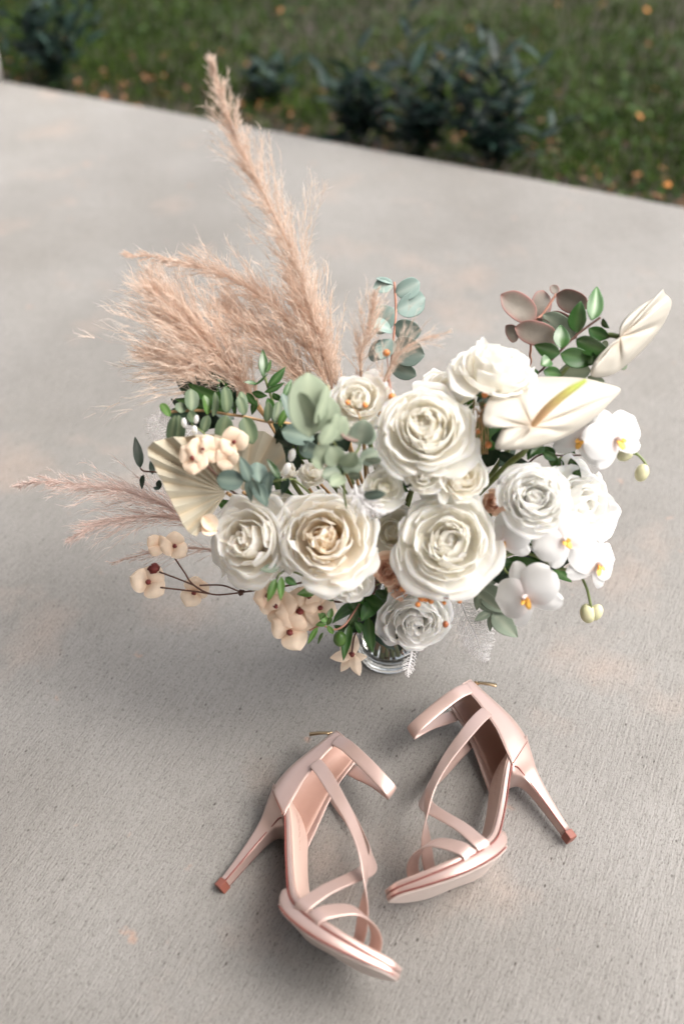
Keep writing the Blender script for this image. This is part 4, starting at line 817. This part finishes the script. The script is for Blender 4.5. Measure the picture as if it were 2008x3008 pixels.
    rear = np.interp(hv, [.95, 3, 5, 7, 8.5, 10.9], [1.62, 1.38, 1.08, .68, .34, -.28]); front = np.interp(hv, [.95, 4, 5.2, 6.4, 7.4, 8.2, 8.9, 9.8, 10.9], [2.42, 2.44, 2.48, 2.56, 2.78, 3.4, 4.5, 4.5, 3.5]); hw = np.interp(hv, [.95, 3, 5, 6.4, 7.4, 8.2, 9, 10.9], [.46, .50, .58, .68, .86, 1.2, 1.9, 2.55])
    sec = [(0, 0), (.03, .5), (.10, .85), (.26, .99), (.6, 1.0), (.96, 1.0), (1.0, .96), (1.0, .5)]
    full = sec + [(a, -b) for a, b in sec[::-1][:-1]]
    slope = -.46
    for z_, r_, f_, h_ in zip(hv, rear, front, hw):
        tilt = np.interp(z_, [5, 8.2, 10.9], [0, .35, 1.0])
        for a, b in full:
            u = r_ + (f_ - r_) * a; vv = z_ + tilt * slope * (u - 0) if z_ > 8.0 else z_
            V.append((u, vv, h_ * b))
    m = len(full); F = grid_faces(m, len(hv), True); F += [tuple(range(m)), tuple(range((len(hv) - 1) * m, len(hv) * m))[::-1]]
    heel = pt('heel', V, F, 'satin', subs=1)
    V = []
    for z_ in (.93, .88, .06, 0):
        g = 1.06 if z_ in (.88, .06) else .9
        for a, b in full: V.append((2.05 + (a - .5) * .95 * g, z_, .55 * b * g))
    F = grid_faces(m, 4, True) + [tuple(range(m)), tuple(range(3 * m, 4 * m))[::-1]]; pt('heel_tip', V, F, 'cap', heel, smooth=False)
    for sg in (1, -1):
        pts = [(rr + (ff - rr) * .93, z_ + (.0 if z_ <= 8.0 else 0), sg * h_ * 1.0) for z_, rr, ff, h_ in list(zip(hv, rear, front, hw))[3:]]
        pts = [(3.9, 8.35, sg * 2.2), (3.5, 8.15, sg * 1.95)] + pts[1:]
        V, F = tube(catmull(pts, 40), .07, 5); pt('piping', V, F, 'satin_seam', heel)
    # heel counter
    nh_, na_ = 17, 29
    def collar(t): # front edge of the counter side (u, v) from the sole up to the strap
        return np.array([np.interp(t, [0, .18, .4, .6, .75, .87, 1], [4.45, 3.95, 3.25, 3.0, 2.9, 2.95, 3.05]), np.interp(t, [0, 1], [8.45, 18.75])])
    def back(t): return np.array([np.interp(t, [0, .15, .35, .6, .8, 1], [-.30, -.48, -.45, .05, .50, .85]), np.interp(t, [0, 1], [10.6, 19.1])])
    far = lambda t: np.array([np.interp(t, [0, .25, .5, .75, 1], [5.5, 4.6, 3.7, 3.1, 3.05]), np.interp(t, [0, 1], [7.7, 18.75])])
    V = []
    for j in range(nh_):
        t = j / (nh_ - 1); cf = collar(t); cn = cf; bk = back(t); h_ = np.interp(t, [0, .2, .5, 1], [2.72, 2.75, 2.55, 2.20])
        for i in range(na_):
            a = 2 * i / (na_ - 1) - 1; g = abs(a); cf = cn if a > 0 else far(t); ff = 1 - math.sqrt(max(0, 1 - min(1, g / .62) ** 2)) if g < .62 else 1
            k = (g ** 2.0)
            u = bk[0] + (cf[0] - bk[0]) * k; vv = bk[1] + (cf[1] - bk[1]) * k; ww = math.copysign(h_ * math.sin(math.pi / 2 * min(1, g / .8)) ** .9, a) * (1 if a > 0 else .80)
            V.append((u, vv, ww))
    F = grid_faces(na_, nh_); pt('heel_counter', V, F, 'satin', solid=.0016, subs=1)
    VV = np.array(V).reshape(nh_, na_, 3); ctr = np.array([2.2, 14, 0])
    L_ = VV.copy(); L_[..., 2] *= .93; L_[..., 0] += .12 * (1 - np.abs(np.linspace(-1, 1, na_)))[None, :]
    pt('counter_lining', L_[:, 1:-1].reshape(-1, 3), grid_faces(na_ - 2, nh_), 'lining', solid=.0006)
    for col_, sg in ((VV[:, -1], 1), (VV[:, 0], -1)):
        V, F = tube(catmull(col_, 40), .06, 6); pt('collar_binding', V, F, 'satin')
        c2 = col_ + np.array([-.28, -.02, 0.06 * sg]); V, F = tube(catmull(c2, 60), .018, 4); pt('stitching', V, F, 'thread')
    V, F = tube(catmull(VV[-1], 40), .07, 6); pt('collar_binding', V, F, 'satin')
    sm = catmull([VV[0, -1], VV[0, -4], VV[0, -8], VV[0, -11], VV[0, 14], VV[0, 10], VV[0, 7], VV[0, 3], VV[0, 0]], 60) * [1, 1, 1.0]; V, F = tube(sm, .035, 5); pt('piping', V, F, 'satin_seam')
    # straps
    def strap(name, pts, wd, n_=44, wend=None, thick=.16, ctrf=None):
        c = catmull(pts, n_); T = np.gradient(c, axis=0); T /= np.linalg.norm(T, axis=1)[:, None]; V = []
        ax_ = np.stack([c[:, 0] - .3 * 0, np.interp(c[:, 0], [2, 6, 10, 14, 18, 22], [15, 12.5, 9, 4.5, 2.6, 2.2]), 0 * c[:, 0]], 1) if ctrf is None else ctrf(c)
        n_o = c - ax_; n_o -= T * (n_o * T).sum(1)[:, None]; n_o /= np.linalg.norm(n_o, axis=1)[:, None]
        for _ in range(6): n_o[1:-1] = (n_o[:-2] + n_o[1:-1] + n_o[2:]) / 3
        n_o -= T * (n_o * T).sum(1)[:, None]; n_o /= np.linalg.norm(n_o, axis=1)[:, None]
        b = np.cross(T, n_o); prof = [(-.5, 0), (-.48, .5), (-.25, .55), (0, .6), (.25, .55), (.48, .5), (.5, 0), (.48, -.5), (.25, -.5), (0, -.5), (-.25, -.5), (-.48, -.5)]
        ws = np.ones(n_) * wd if wend is None else np.interp(np.linspace(0, 1, n_), [0, .15, .85, 1], [wend[0], wd, wd, wend[1]])
        for k in range(n_):
            for x_, y_ in prof: V.append(c[k] + b[k] * x_ * ws[k] + n_o[k] * y_ * thick)
        F = grid_faces(12, n_, True) + [tuple(range(12))[::-1], tuple(range((n_ - 1) * 12, n_ * 12))]
        o_ = pt(name, V, F, 'satin', subs=1)
        return o_
    vert = lambda c: np.stack([np.minimum(c[:, 0], 9.0), c[:, 1], 0 * c[:, 0]], 1)
    strap('ankle_strap', [(2.6, 17.95, 2.42), (4.5, 17.85, 2.55), (7, 17.5, 1.9), (9.3, 17.1, 1.0), (10.25, 16.95, .35), (10.3, 16.93, -.35), (9.3, 17.1, -.6), (7, 17.45, -1.1), (4.5, 17.6, -1.8), (2.6, 17.75, -2.2)], 1.42, ctrf=vert, n_=60)
    strap('cross_strap', [(2.9, 14.65, 2.78), (5, 14.0, 3.1), (8, 12.8, 3.25), (11.4, 11.3, 3.05), (14.4, 9.4, 2.5), (16.0, 7.2, 1.3), (16.4, 5.2, -.9), (16.0, 4.1, -2.6), (15.4, 3.2, -3.5)], 1.45, wend=(1.4, 1.4))
    strap('cross_strap', [(2.9, 14.6, -2.5), (6, 13.6, -2.7), (9.5, 12.2, -2.3), (12.6, 10.9, -1.2), (14.0, 9.2, .2), (14.4, 7.3, 1.9), (14.3, 4.9, 3.5), (14.25, 3.1, 4.25), (14.1, 2.3, 4.36), (14.1, 1.85, 4.05)], 1.45, wend=(1.4, 1.6))
    strap('toe_strap', [(15.8, 1.7, 4.0), (15.85, 2.2, 4.34), (16.2, 3.2, 4.1), (17.2, 4.9, 2.8), (17.9, 5.4, 1.0), (18.1, 5.2, -1.0), (17.9, 4.4, -2.5), (17.4, 3.4, -3.3)], 1.45, wend=(1.8, 1.5))
    # zip at the back
    zc = VV[-1, na_ // 2]
    zc = zc + (-.25, -.4, 1.35)
    V, F = blob(zc, .24, 6, (.8, 1.4, .8)); z0 = pt('zip_slider', V, F, 'brass')
    pts = np.array([zc + (0, -.05, .15), zc + (-.75, -.72, .45), zc + (-1.5, -1.4, .6)]); c = catmull(pts, 12); V = []
    for k, p_ in enumerate(c):
        ww = .16 + .07 * (k / 11); 
        for (x_, y_) in ((-1, -1), (1, -1), (1, 1), (-1, 1)): V.append(p_ + np.array([.7 * x_ * ww, -.7 * x_ * ww, y_ * .05]))
    pt('zip_pull', V, grid_faces(4, 12, True) + [(0, 1, 2, 3)[::-1], (44, 45, 46, 47)], 'brass', z0)
    zt = [back(t) for t in np.linspace(0.12, 1, 20)]; V, F = tube([(a_ - .08, b_, 0) for a_, b_ in zt], .035, 4); pt('zip_seam', V, F, 'thread')
    return s
SL = ([[0.6912, 0.6406, -0.3344], [-0.6604, 0.7479, 0.0677], [0.2935, 0.1741, 0.94]], [-13.19, 49.55, -0.27])
SR = ([[-0.82, -0.5149, 0.25], [-0.5376, 0.8428, -0.0274], [0.1966, 0.1568, 0.9679]], [24.39, 54.06, 0.63])
shoe('blush satin strappy heel lying on its side with its heel pointing to the lower left', *SL, False)
shoe('blush satin strappy heel lying on its side with its heel pointing right, nearer the vase', *SR, True)

# ---------------------------------------------------------------- plants along the slab edge
def weed(label, px, py, hgt, n, spread, seed):
    rg = np.random.default_rng(seed); g = G(px, py, -.075); s = thing('weed_plant', label, 'weed', g, 'weeds along the slab edge')
    for k in range(n):
        a = rg.uniform(0, 6.28); r = spread * rg.uniform(.1, 1); top = g + np.array([r * math.cos(a), r * math.sin(a) * .7, hgt * rg.uniform(.5, 1.1)])
        ax = catmull([g + rg.normal(0, .012, 3) * [1, 1, 0], (g + top) / 2 + rg.normal(0, .01, 3), top], 12); V, F = tube(ax, [.0018, .0008], 5); part('stem', V, F, M['weed'], s, tone=np.zeros(len(V)))
        for j in range(9):
            p = ax[3 + j]; aa = j * 2.4 + k; d = np.array([math.cos(aa), math.sin(aa), rg.uniform(.1, .9)]); l = rg.uniform(.05, .10)
            V, F, tn = leaf(p, p + nrm(d) * l, l * .3, rg.uniform(-30, 30), 'lance', nv=7, toward=(0, 0, 1)); part('leaf', V, F, M['weed'], s, tone=tn)
weed('large dark blue green weed at the slab edge behind the bouquet, tallest of the clump', 1215, 478, .30, 20, .20, 1)
weed('dark blue green weed leaning right beside the tallest one at the slab edge', 1450, 520, .26, 16, .17, 2)
weed('low dark weed left of the tallest one at the slab edge', 1050, 445, .20, 12, .15, 5)
weed('dark weed at the slab edge in the top left corner', 160, 275, .32, 18, .26, 3)
weed('small weed in the lawn behind the tip of the tall pampas plume', 800, 300, .09, 5, .09, 4)
for x, y, lab in [(1345, 225, 'orange leaf on the grass just above the tallest weed'), (1900, 35, 'orange leaf on the grass nearest the top right corner'), (1935, 265, 'pale orange leaf at the right edge of the lawn'), (1880, 350, 'orange leaf in the grass below the pale one at the right'),
                  (1950, 540, 'orange leaf in the grass nearest the slab edge at the right'), (1555, 385, 'orange leaf lying beside the right hand weed'), (1535, 10, 'orange leaf at the top edge of the picture on the lawn')]:
    g = G(x, y, -.03); d = np.array([math.cos(x * 2.2), math.sin(x * 2.2), .2]); V, F, tn = leaf(g, g + d * .03, .016, 20, 'ovate', toward=(0, 0, 1))
    tag(part('fallen_leaf', V, F, M['oleaf'], tone=tn, solid=.0005), lab, 'fallen leaf', 'orange leaves fallen on the lawn')
